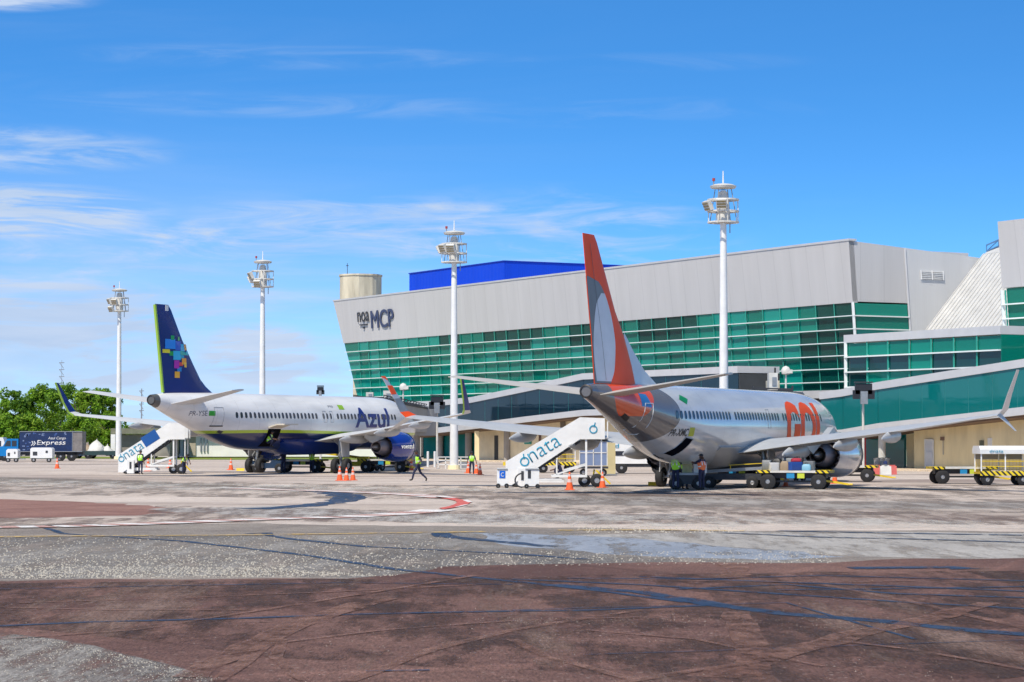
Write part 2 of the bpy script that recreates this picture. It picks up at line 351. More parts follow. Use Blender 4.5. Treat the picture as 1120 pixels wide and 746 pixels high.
for pts, w in (([(345,537),(368,539),(380,543),(374,548),(350,552),(310,555),(270,557)], .75), ([(270,584),(290,583),(296,586),(320,590),(400,598),(560,606),(640,612)], .16),
               ([(480,583),(490,587),(520,590),(600,598)], .3), ([(50,578),(70,584),(200,592),(330,607),(440,624),(600,640),(760,660),(860,672)], .13),
               ([(-20,686),(100,681),(260,677),(370,673),(500,670),(640,668),(800,662)], .11), ([(600,640),(700,648),(790,663),(860,672),(960,680),(1060,690),(1160,698)], .24),
               ([(560,634),(700,640),(850,650),(1000,660),(1150,668)], .12), ([(700,631),(820,636),(960,641),(1140,648)], .14), ([(620,633),(760,634),(900,630),(1130,636)], .10),
               ([(740,645),(860,640),(980,650),(1140,655)], .12), ([(850,646),(950,645),(1130,642)], .10), ([(790,583),(900,588),(1000,590),(1130,594)], .2), ([(850,581),(960,583),(1130,586)], .3),
               ([(0,645),(200,641),(380,638),(560,640)], .06), ([(560,668),(700,664),(860,660),(1000,700)], .04), ([(640,717),(800,712),(960,706),(1150,700)], .03), ([(400,735),(470,734)], .05),
               ([(930,622),(1040,621),(1060,623)], .35)):
    strip('tar_seam', pts, w, 5*z, g_tar)
for pts, w in (([(380,746),(470,712),(560,690),(700,668)], .10), ([(560,700),(600,720),(700,746)], .08), ([(20,660),(200,655),(360,648),(520,640)], .10), ([(640,690),(760,700),(900,730)], .06), ([(900,640),(1000,660),(1130,690)], .10), ([(205,742),(260,715),(340,675),(400,660)], .22), ([(240,746),(300,700),(350,678),(430,655)], .10), ([(797,670),(810,700),(825,760)], .13), ([(812,670),(826,700),(845,760)], .13), ([(805,617),(800,633)], .3),
               ([(780,742),(850,718),(930,696),(1010,680),(1080,660)], .25), ([(0,665),(120,668),(300,668)], .06), ([(300,705),(420,690),(560,680),(700,676)], .06), ([(600,760),(760,735),(850,722)], .12),
               ([(0,700),(150,690),(400,650),(520,630)], .08), ([(330,746),(300,720),(310,700)], .08), ([(640,634),(900,638),(1000,636)], .08), ([(900,700),(1000,712),(1130,735)], .06)):
    strip('tyre_track', pts, w, 4*z, g_brown2)
# taxi guide line: alternating red and white dashes round a bend
_zd = .0285
def dashed(pts, w, px):
    cur = []; 
    for a, b in zip(pts[:-1], pts[1:]):
        k = max(1, int(math.dist(a, b)/2)); cur += [(a[0]+(b[0]-a[0])*j/k, a[1]+(b[1]-a[1])*j/k) for j in range(k)]
    cur.append(pts[-1]); step = max(2, px//2)
    for i in range(0, len(cur)-step, step):
        seg = cur[i:i+step+1]; W_ = [G(*p) for p in seg]
        nn_ = (W_[-1]-W_[0]).normalized(); nn_ = Vector((-nn_.y, nn_.x, 0)); mb = MB()
        n = len(W_); mb.add([Vector((*(q+nn_*w).xy, _zd)) for q in W_]+[Vector((*(q-nn_*w).xy, _zd)) for q in W_], [(j, j+1, n+j+1, n+j) for j in range(n-1)])
        mb.build('guide_line_dash', g_white if (i//step) % 2 == 0 else g_pink, kind='structure')
dashed([(-20,577.5),(60,576.5),(120,575),(200,572),(260,569.5),(320,567.5),(380,566),(430,563),(470,559.5),(492,556.5)], .75, 20)
dashed([(250,534),(300,536),(360,537.5),(410,539.5),(450,541.5),(480,544),(492,545.5)], .8, 12)
mb = MB(); pl = [(478,543.5),(497,545.3),(509,547.6),(515,550),(511,552.6),(500,555.2),(485,557.8)]; pi_ = [(476,544.6),(490,546.5),(498,548.3),(500,550.2),(497,552.2),(491,554.4),(480,556.4)]
mb.add([G(*p)+Vector((0,0,.0285)) for p in pl]+[G(*p)+Vector((0,0,.0285)) for p in pi_], [(i, i+1, 8+i, 7+i) for i in range(6)]); mb.build('guide_line_bend', g_red, kind='structure')
for a_, b_ in ((0, 1), (2, 3), (4, 5)):
    pa = [(pl[a_][0]+1, pl[a_][1]-.5), (pl[b_][0]+1, pl[b_][1]-.5), pl[b_], pl[a_]]
    MB().add([G(*p)+Vector((0,0,.0291)) for p in [(pl[a_][0]+2.2, pl[a_][1]-.35), (pl[b_][0]+2.2, pl[b_][1]-.35), (pl[b_][0]-3, pl[b_][1]), (pl[a_][0]-3, pl[a_][1])]], [(0,1,2,3)]).build('guide_line_edge', g_white, kind='structure')
strip('lead_in_line', [(-20,588),(60,587),(250,586),(400,584),(530,582)], .28, 7*z, g_yel)
strip('lead_in_line', [(610,580.5),(700,580),(815,581)], .32, 7*z, g_yel)
sheet('grass_verge', [(-20,501.5),(60,501.3),(200,502.8),(350,503),(450,503),(450,500.2),(200,500),(-20,499)], z, g_grass)
# loose pale stones lying in drifts on the rough surfacing: real pebbles, too many to count
def pebbles(name, zones, seed, m):
    rn = random.Random(seed); v = []; f = []
    for (pts, n, r0, r1) in zones:
        for _ in range(n):
            (xa, ya), (xb, yb), (xc, yc), (xd, yd) = pts; u, w = rn.random(), rn.random()
            x = (1-w)*((1-u)*xa+u*xb)+w*((1-u)*xd+u*xc); y = (1-w)*((1-u)*ya+u*yb)+w*((1-u)*yd+u*yc)
            q = G(x, y); r = rn.uniform(r0, r1); o = len(v)
            for k in range(4): a = k*1.571+rn.random(); v.append((q.x+math.cos(a)*r*rn.uniform(.8, 1.5), q.y+math.sin(a)*r*1.3, .0))
            v.append((q.x+rn.uniform(-.3, .3)*r, q.y+rn.uniform(-.3, .3)*r, .004+r*rn.uniform(.6, 1.2)))
            f += [(o, o+1, o+4), (o+1, o+2, o+4), (o+2, o+3, o+4), (o+3, o, o+4)]
    m_ = MB(); m_.v = v; m_.f = f; m_.m = [0]*len(f); return m_.build(name, m, kind='stuff', label='pale loose stones scattered over the rough asphalt', category='gravel')
stone = M('pale_stone', (.42, .38, .32), .8, var=.3, vs=3)
stone_b = M('dull_stone', (.30, .24, .20), .8, var=.4, vs=3)
pebbles('pale_stones', [(((-40,588),(500,586),(440,631),(-40,633)), 1800, .010, .030), (((-40,619),(300,621),(420,630),(-40,634)), 1700, .010, .028), (((-40,606),(560,608),(500,622),(-40,618)), 600, .010, .028), (((500,603),(900,603),(920,616),(480,620)), 650, .010, .028), (((620,575),(820,578),(820,583),(640,583)), 200, .02, .045),
    (((-40,692),(60,700),(240,742),(-40,760)), 900, .005, .013), (((40,697),(130,716),(250,744),(180,748)), 260, .006, .014)], 5, stone)
pebbles('scattered_stones', [(((-40,640),(1160,616),(1160,760),(-40,690)), 700, .004, .013), (((850,646),(1160,640),(1160,760),(200,760)), 350, .005, .012), (((700,672),(1000,680),(980,690),(700,680)), 160, .006, .014), (((520,676),(700,676),(650,684),(520,682)), 140, .006, .013)], 9, stone_b)
for _k, (c1_, c2_, am) in enumerate((((.20,.165,.145), (.27,.225,.195), .75), ((.16,.115,.10), (.22,.165,.145), .7), ((.60,.56,.51), (.68,.64,.59), .6))):
    m_ = ground_mat('apron_stain', c1_, c2_, (.5,.5,.5), .2, .25, grain=.4); worn(m_, .44, .60, am, (.5, .8, .6)[_k], (.22, .16, .2)[_k])
    for q_ in (([(-60,521),(400,530),(760,534),(1180,529),(1180,543),(700,548),(300,545),(-60,540)], [(520,545),(1180,546),(1180,560),(900,564),(520,560)]), ([(180,553),(560,560),(1000,560),(1180,566),(1180,574),(600,573),(160,568)], [(-60,566),(180,567),(300,572),(-60,576)], [(600,536),(900,538),(1000,543),(640,543)]), ([(300,560),(900,566),(1180,572),(1180,579),(500,574)], [(-60,523),(500,534),(900,532),(900,537),(300,538),(-60,530)]))[_k]: sheet('apron_stain', q_, 0, m_)
m_ = ground_mat('dark_brown_stain', (.055,.034,.029), (.085,.054,.046), (.3,.25,.2), .3, .2, grain=.6); worn(m_, .46, .60, .8, .55, .25)
sheet('asphalt_stain', [(-80,640),(500,632),(1200,622),(1400,700),(1000,760),(300,720),(150,700),(-80,680)], 0, m_)
m_ = ground_mat('light_brown_stain', (.20,.125,.10), (.28,.19,.155), (.6,.5,.45), .5, .2, grain=.6); worn(m_, .52, .64, .75, .35, .12)
sheet('asphalt_stain', [(-80,640),(500,632),(1200,618),(1400,700),(1100,780),(300,760),(150,702),(-80,684)], 0, m_)
strip('stand_line', [(0,507),(60,507.5),(130,508)], .5, 2*z, g_white)

# ------------------------------------------------------------------ terminal
FD = Vector((-.48, .877, 0)).normalized(); FN = Vector((-FD.y, FD.x, 0))     # FN points at camera side (left)
FN = Vector((-.877, -.48, 0)).normalized(); SD = Vector((.877, .48, 0)).normalized()
C0 = P(928, 263, 225); ZT = C0.z
LEAN = .075
def FP(s, z, off=0): return Vector((C0.x, C0.y, 0))+FD*s+FN*(off-LEAN*(ZT-z))+Vector((0, 0, z))
def mclad(name, col):
    m = M(name, col, .62, 0, var=.07, vs=.45, streak=(1, 1, .10), spec=.3)
    t = m.node_tree; b = t.nodes['Principled BSDF']; tc = N(t, 'ShaderNodeTexCoord'); w = N(t, 'ShaderNodeTexWave'); w.bands_direction = 'DIAGONAL'
    mp = N(t, 'ShaderNodeMapping'); mp.inputs['Scale'].default_value = (1, 1, 0); L(t, tc.outputs['Object'], mp.inputs[0]); L(t, mp.outputs[0], w.inputs[0]); w.inputs['Scale'].default_value = 1.7
    bp = N(t, 'ShaderNodeBump'); bp.inputs['Strength'].default_value = .12; bp.inputs['Distance'].default_value = .03; L(t, w.outputs[0], bp.inputs['Height']); L(t, bp.outputs[0], b.inputs['Normal'])
    return m
clad = mclad('ribbed_grey_cladding', (.56, .545, .535))
def joints(m):
    t = m.node_tree; b = t.nodes['Principled BSDF']; src = b.inputs['Base Color'].links[0].from_socket; tc = N(t, 'ShaderNodeTexCoord'); d = N(t, 'ShaderNodeVectorMath', operation='DOT_PRODUCT'); d.inputs[1].default_value = (FD.x*.36+SD.x*.36, FD.y*.36+SD.y*.36, 0); L(t, tc.outputs['Object'], d.inputs[0])
    f = N(t, 'ShaderNodeMath', operation='FRACT'); L(t, d.outputs['Value'], f.inputs[0]); l = N(t, 'ShaderNodeMath', operation='LESS_THAN'); L(t, f.outputs[0], l.inputs[0]); l.inputs[1].default_value = .035
    k = N(t, 'ShaderNodeMath', operation='MULTIPLY'); L(t, l.outputs[0], k.inputs[0]); k.inputs[1].default_value = .12; x = N(t, 'ShaderNodeMixRGB'); L(t, k.outputs[0], x.inputs[0]); L(t, src, x.inputs[1]); x.inputs[2].default_value = (.1, .1, .1, 1); L(t, x.outputs[0], b.inputs['Base Color'])
joints(clad)
cladw = mclad('pale_cladding', (.60, .60, .60))
trimm = M('pale_trim', (.56, .56, .57), .5, var=.08)
finm = M('white_fin', (.80, .84, .82), .45, var=.1)
mullm = M('green_mullion', (.03, .34, .26), .4, var=.1)
def glass(name, col, trans=.45, rough=.06):
    m = bpy.data.materials.new(name); m.use_nodes = True; t = m.node_tree; b = t.nodes['Principled BSDF']
    b.inputs['Base Color'].default_value = (*col, 1); b.inputs['Roughness'].default_value = rough; b.inputs['Specular IOR Level'].default_value = .6
    tr = N(t, 'ShaderNodeBsdfTransparent'); tr.inputs[0].default_value = (min(1, col[0]*3+.10), min(1, col[1]*1.9+.28), min(1, col[2]*1.9+.25), 1)
    fr = N(t, 'ShaderNodeLayerWeight'); fr.inputs[0].default_value = .25
    mr = N(t, 'ShaderNodeMapRange'); mr.inputs[3].default_value = 1-trans; mr.inputs[4].default_value = 1.0; L(t, fr.outputs['Fresnel'], mr.inputs[0])
    mx = N(t, 'ShaderNodeMixShader'); L(t, mr.outputs[0], mx.inputs[0]); L(t, tr.outputs[0], mx.inputs[1]); L(t, b.outputs[0], mx.inputs[2])
    L(t, mx.outputs[0], t.nodes['Material Output'].inputs[0])
    n = N(t, 'ShaderNodeTexNoise'); n.inputs['Scale'].default_value = .35; tc = N(t, 'ShaderNodeTexCoord'); L(t, tc.outputs['Object'], n.inputs['Vector'])
    bp = N(t, 'ShaderNodeBump'); bp.inputs['Strength'].default_value = .25; bp.inputs['Distance'].default_value = .08; L(t, n.outputs[0], bp.inputs['Height']); L(t, bp.outputs[0], b.inputs['Normal'])
    return m
gl = [glass('teal_glass', (.005, .36, .27)), glass('teal_glass_mid', (.004, .29, .215)), glass('teal_glass_bright', (.012, .45, .36)), glass('teal_glass_dark', (.006, .12, .10), .5)]
gl_deep = glass('deep_teal_glass', (.003, .17, .17), .12); gl_blue = glass('dark_blue_glass', (.006, .030, .055), .25); gl_darkteal = glass('shaded_teal_glass', (.002, .05, .055), .15)
inwall = M('interior_wall', (.30, .44, .38), .8, var=.2, vs=.3); infloor = M('interior_slab', (.35, .42, .38), .7)
strutm = M('interior_steel', (.9, .95, .92), .4, var=0)
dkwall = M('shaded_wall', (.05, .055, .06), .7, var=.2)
ZM = 15.45; ZG = 7.2
def s_end(z): return 118-(ZT-z)*.42
term = thing('terminal_building', 'long grey and green glazed airport terminal with MCP lettering', 'terminal')
def quad_th(pts, off, name, m, parent=term, **k):
    return MB().prism(pts, off).build(name, m, parent, **k)
quad_th([FP(0, ZM), FP(0, ZT), FP(s_end(ZT), ZT), FP(s_end(ZM), ZM)], -FN*.6, 'upper_cladding', clad)
quad_th([FP(-.15, ZT-.02, .06), FP(-.15, ZT+.18, .06), FP(s_end(ZT)+.1, ZT+.18, .06), FP(s_end(ZT)+.1, ZT-.02, .06)], -FN*.9, 'parapet_trim', trimm)
# roof and back
mb = MB(); mb.prism([FP(.7, ZT-.9, -.7), FP(116, ZT-.9, -.7), FP(116, ZT-.9, -40), FP(.7, ZT-.9, -15)], (0, 0, .3)); mb.build('roof', trimm, term)
rows = [ZM-(ZM-ZG)*i/6.62 for i in range(7)]+[ZG]
nb = 38; bay = s_end(ZG+4)/nb
for i in range(nb):
    s0, s1 = i*bay+.02, (i+1)*bay-.02
    mb = MB()
    for k in range(7):
        zt, zb = rows[k]-.02, rows[k+1]+.02
        if i == nb-1: s1t, s1b = min(s_end(zt), s1+3), min(s_end(zb), s1+3)
        else: s1t = s1b = s1
        q = random.random(); dk_p = 0  # pane tones by zone: reflections and dim interior put into the glass colour
        if i < 3: dk_p = .88
        elif k == 0: dk_p = .95 if i in (9, 10, 11, 12, 15, 16, 17, 20, 21, 22, 23, 24, 27, 28) else .05
        elif k == 1: dk_p = .9 if i in (10, 11, 12, 16, 17, 21, 22) else 0
        mi = 3 if q < dk_p else (2 if (3 <= i <= 7 or i > 31) and random.random() < .6 else random.choice((0, 0, 1, 1, 2)))
        if i == nb-1 or True:
            s1t, s1b = min(s1t, s_end(zt)), min(s1b, s_end(zb))
        j = random.uniform(-.03, .03); j2 = random.uniform(-.03, .03)
        mb.prism([FP(s0, zb, -.12+j), FP(s1b, zb, -.12+j2), FP(s1t, zt, -.12+j2-j), FP(s0, zt, -.12)], -FN*.03, mi)
    mb.build('window', gl, term)
    MB().bar(FP(i*bay, ZG, 0), FP(i*bay, ZM, 0), .07, .10).build('mullion', mullm, term)
    mb = MB(); a, b = FP(i*bay+.2, ZG+.2, -1.6), FP((i+1)*bay-.2, ZM-.2, -.8)
    mb.bar(FP((i+1)*bay, ZG, -1.2), FP((i+1)*bay, ZM, -1.0), .12, .12)
    for k in range(5):
        za = ZG+k*(ZM-ZG)/5; zb_ = ZG+(k+1)*(ZM-ZG)/5
        mb.bar(FP((i+.15) * bay, za, -.5), FP((i+.8)*bay, zb_, -1.5), .09, .09); mb.bar(FP((i+.8)*bay, zb_, -1.5), FP((i+.15)*bay, zb_, -.5), .07, .07)
    mb.bar(FP((i+.15)*bay, ZM-.1, -.35), FP((i-.45)*bay if i else .2, ZG+2.2, -.45), .15, .15)
    mb.build('truss_strut', strutm, term)
for k in range(1, 7):
    zk = rows[k]; MB().bar(FP(-.1, zk, .09), FP(s_end(zk), zk, .09), .18, .085).build('horizontal_fin', finm, term)
quad_th([FP(0, ZG, 0), FP(0, ZG-.75, 0), FP(s_end(ZG), ZG-.75, 0), FP(s_end(ZG), ZG, 0)], -FN*.7, 'sill_band', trimm)
quad_th([FP(1, 0, -7), FP(1, ZT-1, -7), FP(114, ZT-1, -7), FP(112, 0, -7)], -FN*.3, 'interior_wall', inwall)
for zf in (ZG+.1, 11.4): quad_th([FP(1, zf, -.9), FP(111, zf, -.9), FP(111, zf, -6.9), FP(1, zf, -6.9)], (0, 0, .35), 'floor_slab', infloor)
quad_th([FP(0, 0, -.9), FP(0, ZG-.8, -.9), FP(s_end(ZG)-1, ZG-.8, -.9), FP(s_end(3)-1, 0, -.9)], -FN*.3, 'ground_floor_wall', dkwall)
quad_th([FP(s_end(ZT)-.05, ZT, -.65), FP(s_end(ZG-.7)-.05, ZG-.7, -.65), FP(s_end(ZG-.7)-.05, ZG-.7, -8), FP(s_end(ZT)-.05, ZT, -12)], FD*.3, 'end_wall', offwhite)
# side wall to the right
def SPt(t, z, off=0): return Vector((C0.x, C0.y, 0))+SD*t-FN*(LEAN*(ZT-z))+Vector((.48, -.877, 0))*off+Vector((0, 0, z))
SNO = Vector((.48, -.877, 0))
def zs(t): return ZT-.95*max(0, t)/15.2*1.1
TJ = 6.55
quad_th([SPt(.03, ZM+.1), SPt(.03, ZT), SPt(TJ, zs(TJ)), SPt(TJ, ZM+.1)], -SNO*.5, 'side_cladding', clad)
quad_th([SPt(TJ+.1, 9, .03), SPt(TJ+.1, zs(TJ)), SPt(16.5, zs(16.5)), SPt(16.5, 9, .03)], -SNO*.5, 'white_side_wall', cladw)
MB().bar(SPt(TJ+.05, 9, .05), SPt(TJ+.05, zs(TJ), .05), .16).build('side_joint', trimm, term)
for k in range(6):
    zt, zb = rows[k]-.05, rows[k+1]+.05
    MB().prism([SPt(.25, zb), SPt(TJ-.05, zb), SPt(TJ-.05, zt), SPt(.25, zt)], -SNO*.03).build('window', gl[k % 3], term)
    MB().bar(SPt(-.1, rows[k+1], .08), SPt(TJ, rows[k+1], .08), .2, .11).build('horizontal_fin', finm, term)
quad_th([SPt(.8, 6, -4), SPt(.8, ZM, -4), SPt(TJ, ZM, -4), SPt(TJ, 6, -4)], -SNO*.2, 'interior_wall', inwall)
MB().bar(SPt(0, ZG, .02), SPt(0, ZM, .02), .24, .24).build('corner_post', finm, term)
mb = MB(); v0 = P(1009, 301, 229)
for k in range(5):
    mb.box(SPt(9.0, 18.0+k*.17, .10), (1.15, .12, .07), 0, Matrix.Rotation(math.atan2(SD.y, SD.x), 3, 'Z'))
    mb.box(SPt(10.4, 18.0+k*.17, .10), (1.15, .12, .07), 0, Matrix.Rotation(math.atan2(SD.y, SD.x), 3, 'Z'))
mb.bar(SPt(8.35, 17.9, .1), SPt(8.35, 18.8, .1), .1); mb.bar(SPt(9.7, 17.9, .1), SPt(9.7, 18.8, .1), .1); mb.bar(SPt(11.05, 17.9, .1), SPt(11.05, 18.8, .1), .1)
mb.build('louvre_vent', white, term)
# lettering on the facade: reading direction runs along -FD (left to right)
lp = lambda x, y: None
def fac_s(px):   # s on the facade seen at image column px
    k = (px-560)/F*CP
    return (C0.x-k*C0.y)/(-FD.x+k*FD.y)
def on_fac(px, py):
    s = fac_s(px); q = FP(s, 18); zz = H+(YH-py)/F*q.y; return s, zz
s1, z1 = on_fac(404.5, 359.5); s2, _ = on_fac(429, 357)
sign = M('sign_navy', (.035, .05, .12), .4, var=.05); signd = M('sign_dark', (.03, .03, .035), .4, var=.05)
UPF = (FP(0, 10)-FP(0, 9)).normalized()
text_on('MCP', FP(s1, z1, .10), -FD, UPF, 2.35, sign, term, 'sign_lettering', width=(s1-s2), depth=.06)
for dx_, dz_, dd_ in ((.16, 0, .073), (.08, .07, .067)): text_on('MCP', FP(s1-dx_, z1+dz_, .10), -FD, UPF, 2.35, sign, term, 'sign_lettering', width=(s1-s2), depth=dd_)
s1, z1 = on_fac(390, 352.5); s2, _ = on_fac(402.5, 352)
text_on('noa', FP(s1, z1, .10), -FD, UPF, 1.35, signd, term, 'sign_lettering', width=(s1-s2), depth=.05, offset=.0)
MB().bar(FP(s1-.6, z1-.38, .12), FP(s2+.6, z1-.38, .12), .15, .13).build('sign_underline', signd, term)
MB().bar(FP(s1-1.6, z1-.8, .12), FP(s2+1.6, z1-.8, .12), .15, .22).build('sign_underline', signd, term)
# second block on the same line, at the right
S0 = fac_s(1093); S1 = -46
b2 = thing('terminal_block', 'tall grey clad block over green glazing at the right edge', 'terminal')
quad_th([FP(S0, ZM+.2), FP(S0+.0, ZT+.1), FP(S1, ZT+.1), FP(S1, ZM+.2)], -FN*.6, 'upper_cladding', clad, b2)
quad_th([FP(S0-.02, ZM+.2, -.62), FP(S0-.02, ZT+.1, -.62), FP(S0-.02, ZT+.1, -12), FP(S0-.02, ZM+.2, -12)], -FD*.3, 'side_cladding', clad, b2)
mb = MB()
for i in range(8):
    mb = MB(); sa = S0-.4-i*3.0
    for k in range(7): mb.prism([FP(sa-.06, rows[k+1]+.05, -.12), FP(sa-2.94, rows[k+1]+.05, -.12), FP(sa-2.94, rows[k]-.05+.2*(k == 0), -.12), FP(sa-.06, rows[k]-.05+.2*(k == 0), -.12)], -FN*.03, random.choice((0, 1, 2)))
    mb.build('window', gl, b2); MB().bar(FP(sa, ZG, 0), FP(sa, ZM, 0), .12).build('mullion', mullm, b2)
    mb = MB(); mb.bar(FP(sa, ZG, -.6), FP(sa-3, ZM, -1.5), .09); mb.bar(FP(sa-3, ZG, -.6), FP(sa, ZM, -1.5), .09); mb.build('truss_strut', strutm, b2)
for k in range(1, 7): MB().bar(FP(S0, rows[k], .09), FP(S1, rows[k], .09), .3, .11).build('horizontal_fin', finm, b2)
quad_th([FP(S0-1, 0, -5), FP(S0-1, ZT-1, -5), FP(S1, ZT-1, -5), FP(S1, 0, -5)], -FN*.3, 'interior_wall', inwall, b2)
MB().bar(FP(S0, ZG, .02), FP(S0, ZM, .02), .25).build('corner_post', finm, b2)
# ribbed white roof between the two blocks
ribm = M('white_ribbed_roof', (.55, .545, .53), .5, var=.15, vs=.7)
rf = thing('sloping_roof', 'white ribbed sloping roof between the two grey blocks', 'roof')
def RP(t, s, zz): return Vector((C0.x, C0.y, 0))+SD*t+Vector((.48, -.877, 0))*s-FN*0+Vector((0, 0, zz))
def rz_(t): return 11.9+(t-8)*1.06
mb = MB(); mb.prism([RP(8, .05, rz_(8)), RP(8, 21.5, rz_(8)), RP(16.2, 21.5, rz_(16.2)), RP(16.2, .05, rz_(16.2))], (0, 0, -.25)); mb.build('roof_slope', ribm, rf)
for k in range(35):
    s = .3+k*.61
    MB().bar(RP(8, s, rz_(8)+.04), RP(16.2, s, rz_(16.2)+.03), .07, .14).build('roof_rib', ribm, rf)
mb = MB(); mb.prism([RP(16.3, .2, rz_(16.2)+.05), RP(16.3, 21.5, rz_(16.2)+.05), RP(18.5, 21.5, rz_(16.2)+2.2), RP(18.5, 6, rz_(16.2)+2.2), RP(17, .2, rz_(16.2)+.5)], (0, 0, -.2)); mb.build('upper_slope', ribm, rf)
mb = MB(); bt = M('blue_truss', (.10, .22, .42), .4)
for k in range(12):
    a = RP(16.6+k*.25, .2+k*1.5, 20.9+k*.42); b = RP(16.6+(k+1)*.25, .2+(k+1)*1.5, 20.9+(k+1)*.42)
    mb.bar(a, b, .12); mb.bar(a+Vector((0,0,.6)), b+Vector((0,0,.6)), .12); mb.bar(a, b+Vector((0,0,.6)), .08); mb.bar(a, a+Vector((0,0,.6)), .08)
mb.build('ridge_truss', bt, rf)
# rooftop blue box and water tank
bb = mclad('bright_blue_cladding', (.0, .055, .60)); bb.node_tree.nodes['Bump'].inputs['Strength'].default_value = .6
cb = P(551, 286, 300); zb = cb.z
box_ = thing('rooftop_hall', 'bright blue flat roofed hall rising behind the terminal roof', 'building')
q0 = Vector((cb.x, cb.y, 0)); mb = MB(); mb.prism([q0+Vector((0,0,6)), q0+FD*27+Vector((0,0,6)), q0+FD*27+SD*26+Vector((0,0,6)), q0+SD*26+Vector((0,0,6))], (0, 0, zb-6)); mb.build('wall', bb, box_)
mb = MB(); mb.prism([q0-FD*.1-SD*.1+Vector((0,0,zb+.02)), q0+FD*27.1-SD*.1+Vector((0,0,zb+.02)), q0+FD*27.1+SD*26.1+Vector((0,0,zb+.02)), q0+SD*26.1-FD*.1+Vector((0,0,zb+.02))], (0, 0, .12)); mb.build('roof_edge', M('blue_edge', (.0, .03, .40), .5), box_)
tk = P(394, 320, 385); tank = thing('water_tank', 'beige concrete water tank with antenna behind terminal', 'water tank', (tk.x, tk.y, 0))
ztk = H+(YH-300.5)/F*385; ring = lambda r, zz, n=28: [Vector((r*(1+.05*(i % 4 < 2))*math.cos(2*math.pi*i/n), r*(1+.05*(i % 4 < 2))*math.sin(2*math.pi*i/n), zz)) for i in range(n)]
tankm = M('stained_cream_concrete', (.62, .56, .42), .85, var=.35, vs=.5, streak=(1.5, 1.5, .25))
MB().loft([ring(1.15, 0), ring(1.15, 21.4), ring(3.3, 22.3), ring(3.3, ztk-.3)]).build('tank_wall', tankm, tank)
MB().loft([ring(3.42, ztk-.28), ring(3.42, ztk)]).build('rim', tankm, tank)
MB().tube((-2.1, 0, ztk), (-2.1, 0, ztk+1.9), .05, n=6).tube((-2.3, 0, ztk+1.5), (-1.9, 0, ztk+1.5), .06, n=6).build('antenna', dark, tank)

# ------------------------------------------------------------------ glazed walkways in front
WN = FN
def WP(s, z, off=0): return Vector((27.8, 200.6, 0))+FD*s+WN*off+Vector((0, 0, z))
def walkway(name, label, prof, gmat, ends=True, bay_=3.0):
    """prof: (s, z bottom, z top)"""
    t = thing(name, label, 'walkway')
    for nm, a, b, m in (('roof_band', lambda p: p[2]-.62, lambda p: p[2], trimm), ('floor_band', lambda p: p[1], lambda p: p[1]+.6, trimm)):
        mb = MB()
        for p, q in zip(prof[:-1], prof[1:]):
            mb.prism([WP(p[0], a(p), .12), WP(p[0], b(p), .12), WP(q[0], b(q), .12), WP(q[0], a(q), .12)], -WN*4.6)
        mb.build(nm, m, t)
    i = 0
    for p, q in zip(prof[:-1], prof[1:]):
        n = max(1, round(abs(q[0]-p[0])/bay_))
        for k in range(n):
            l = lambda u, c: p[c]+(q[c]-p[c])*u
            u0, u1 = k/n, (k+1)/n; e = .03/abs(q[0]-p[0])
            MB().prism([WP(l(u0+e, 0), l(u0+e, 1)+.6), WP(l(u1-e, 0), l(u1-e, 1)+.6), WP(l(u1-e, 0), l(u1-e, 2)-.62), WP(l(u0+e, 0), l(u0+e, 2)-.62)], -WN*.04).build('window', gmat, t)
            if k: MB().bar(WP(l(u0, 0), l(u0, 1)+.6, -.02), WP(l(u0, 0), l(u0, 2)-.62, -.02), .05).build('mullion', M('thin_mullion', (.03, .22, .22), .4), t)
    mb = MB()
    for p, q in zip(prof[:-1], prof[1:]):
        mb.prism([WP(p[0], p[1]+.1, -3.9), WP(p[0], p[2]-.1, -3.9), WP(q[0], q[2]-.1, -3.9), WP(q[0], q[1]+.1, -3.9)], -WN*.2)
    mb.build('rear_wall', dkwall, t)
    mb = MB()
    for p, q in zip(prof[:-1], prof[1:]):
        mb.prism([WP(p[0], p[1]-.14, -.25), WP(q[0], q[1]-.14, -.25), WP(q[0], q[1]-.14, -4.2), WP(p[0], p[1]-.14, -4.2)], (0, 0, .13))
    mb.build('soffit', M('brown_soffit', (.16, .10, .07), .7), t)
    return t
wl = walkway('glazed_walkway', 'dark blue glazed ramped walkway between white bands behind the jets', [(83, 2.7, 6.5), (67, 3.5, 7.0), (55, 4.2, 8.0), (43, 4.8, 9.05), (15.4, 5.0, 9.1)], gl_blue)
wr = walkway('glazed_walkway', 'deep teal glazed walkway rising to the right over the beige wall', [(3.0, 2.6, 6.55), (-.2, 2.75, 6.75), (-5, 3.25, 7.25), (-28, 4.75, 9.05)], gl_deep)
# dark end of left walkway
MB().prism([WP(15.35, 5.0, 0), WP(15.35, 8.4, 0), WP(15.35, 8.4, -4.4), WP(15.35, 5, -4.4)], -FD*.1).build('end_wall', dkwall, wl)
for s, zt in ((79, 2.9), (72, 3.3), (63, 3.9), (30, 5), (20, 5)):
    MB().tube(WP(s, 0, -2.2), WP(s, zt, -2.2), .38, n=14).build('column', M('grey_concrete', (.38, .36, .34), .8, var=.2), wl)
for s in (1, -4.2, -26): MB().tube(WP(s, 0, -1.0), WP(s, 3.2 if s > -10 else 4.4, -1.0), .3, n=14).build('column', offwhite, wr)
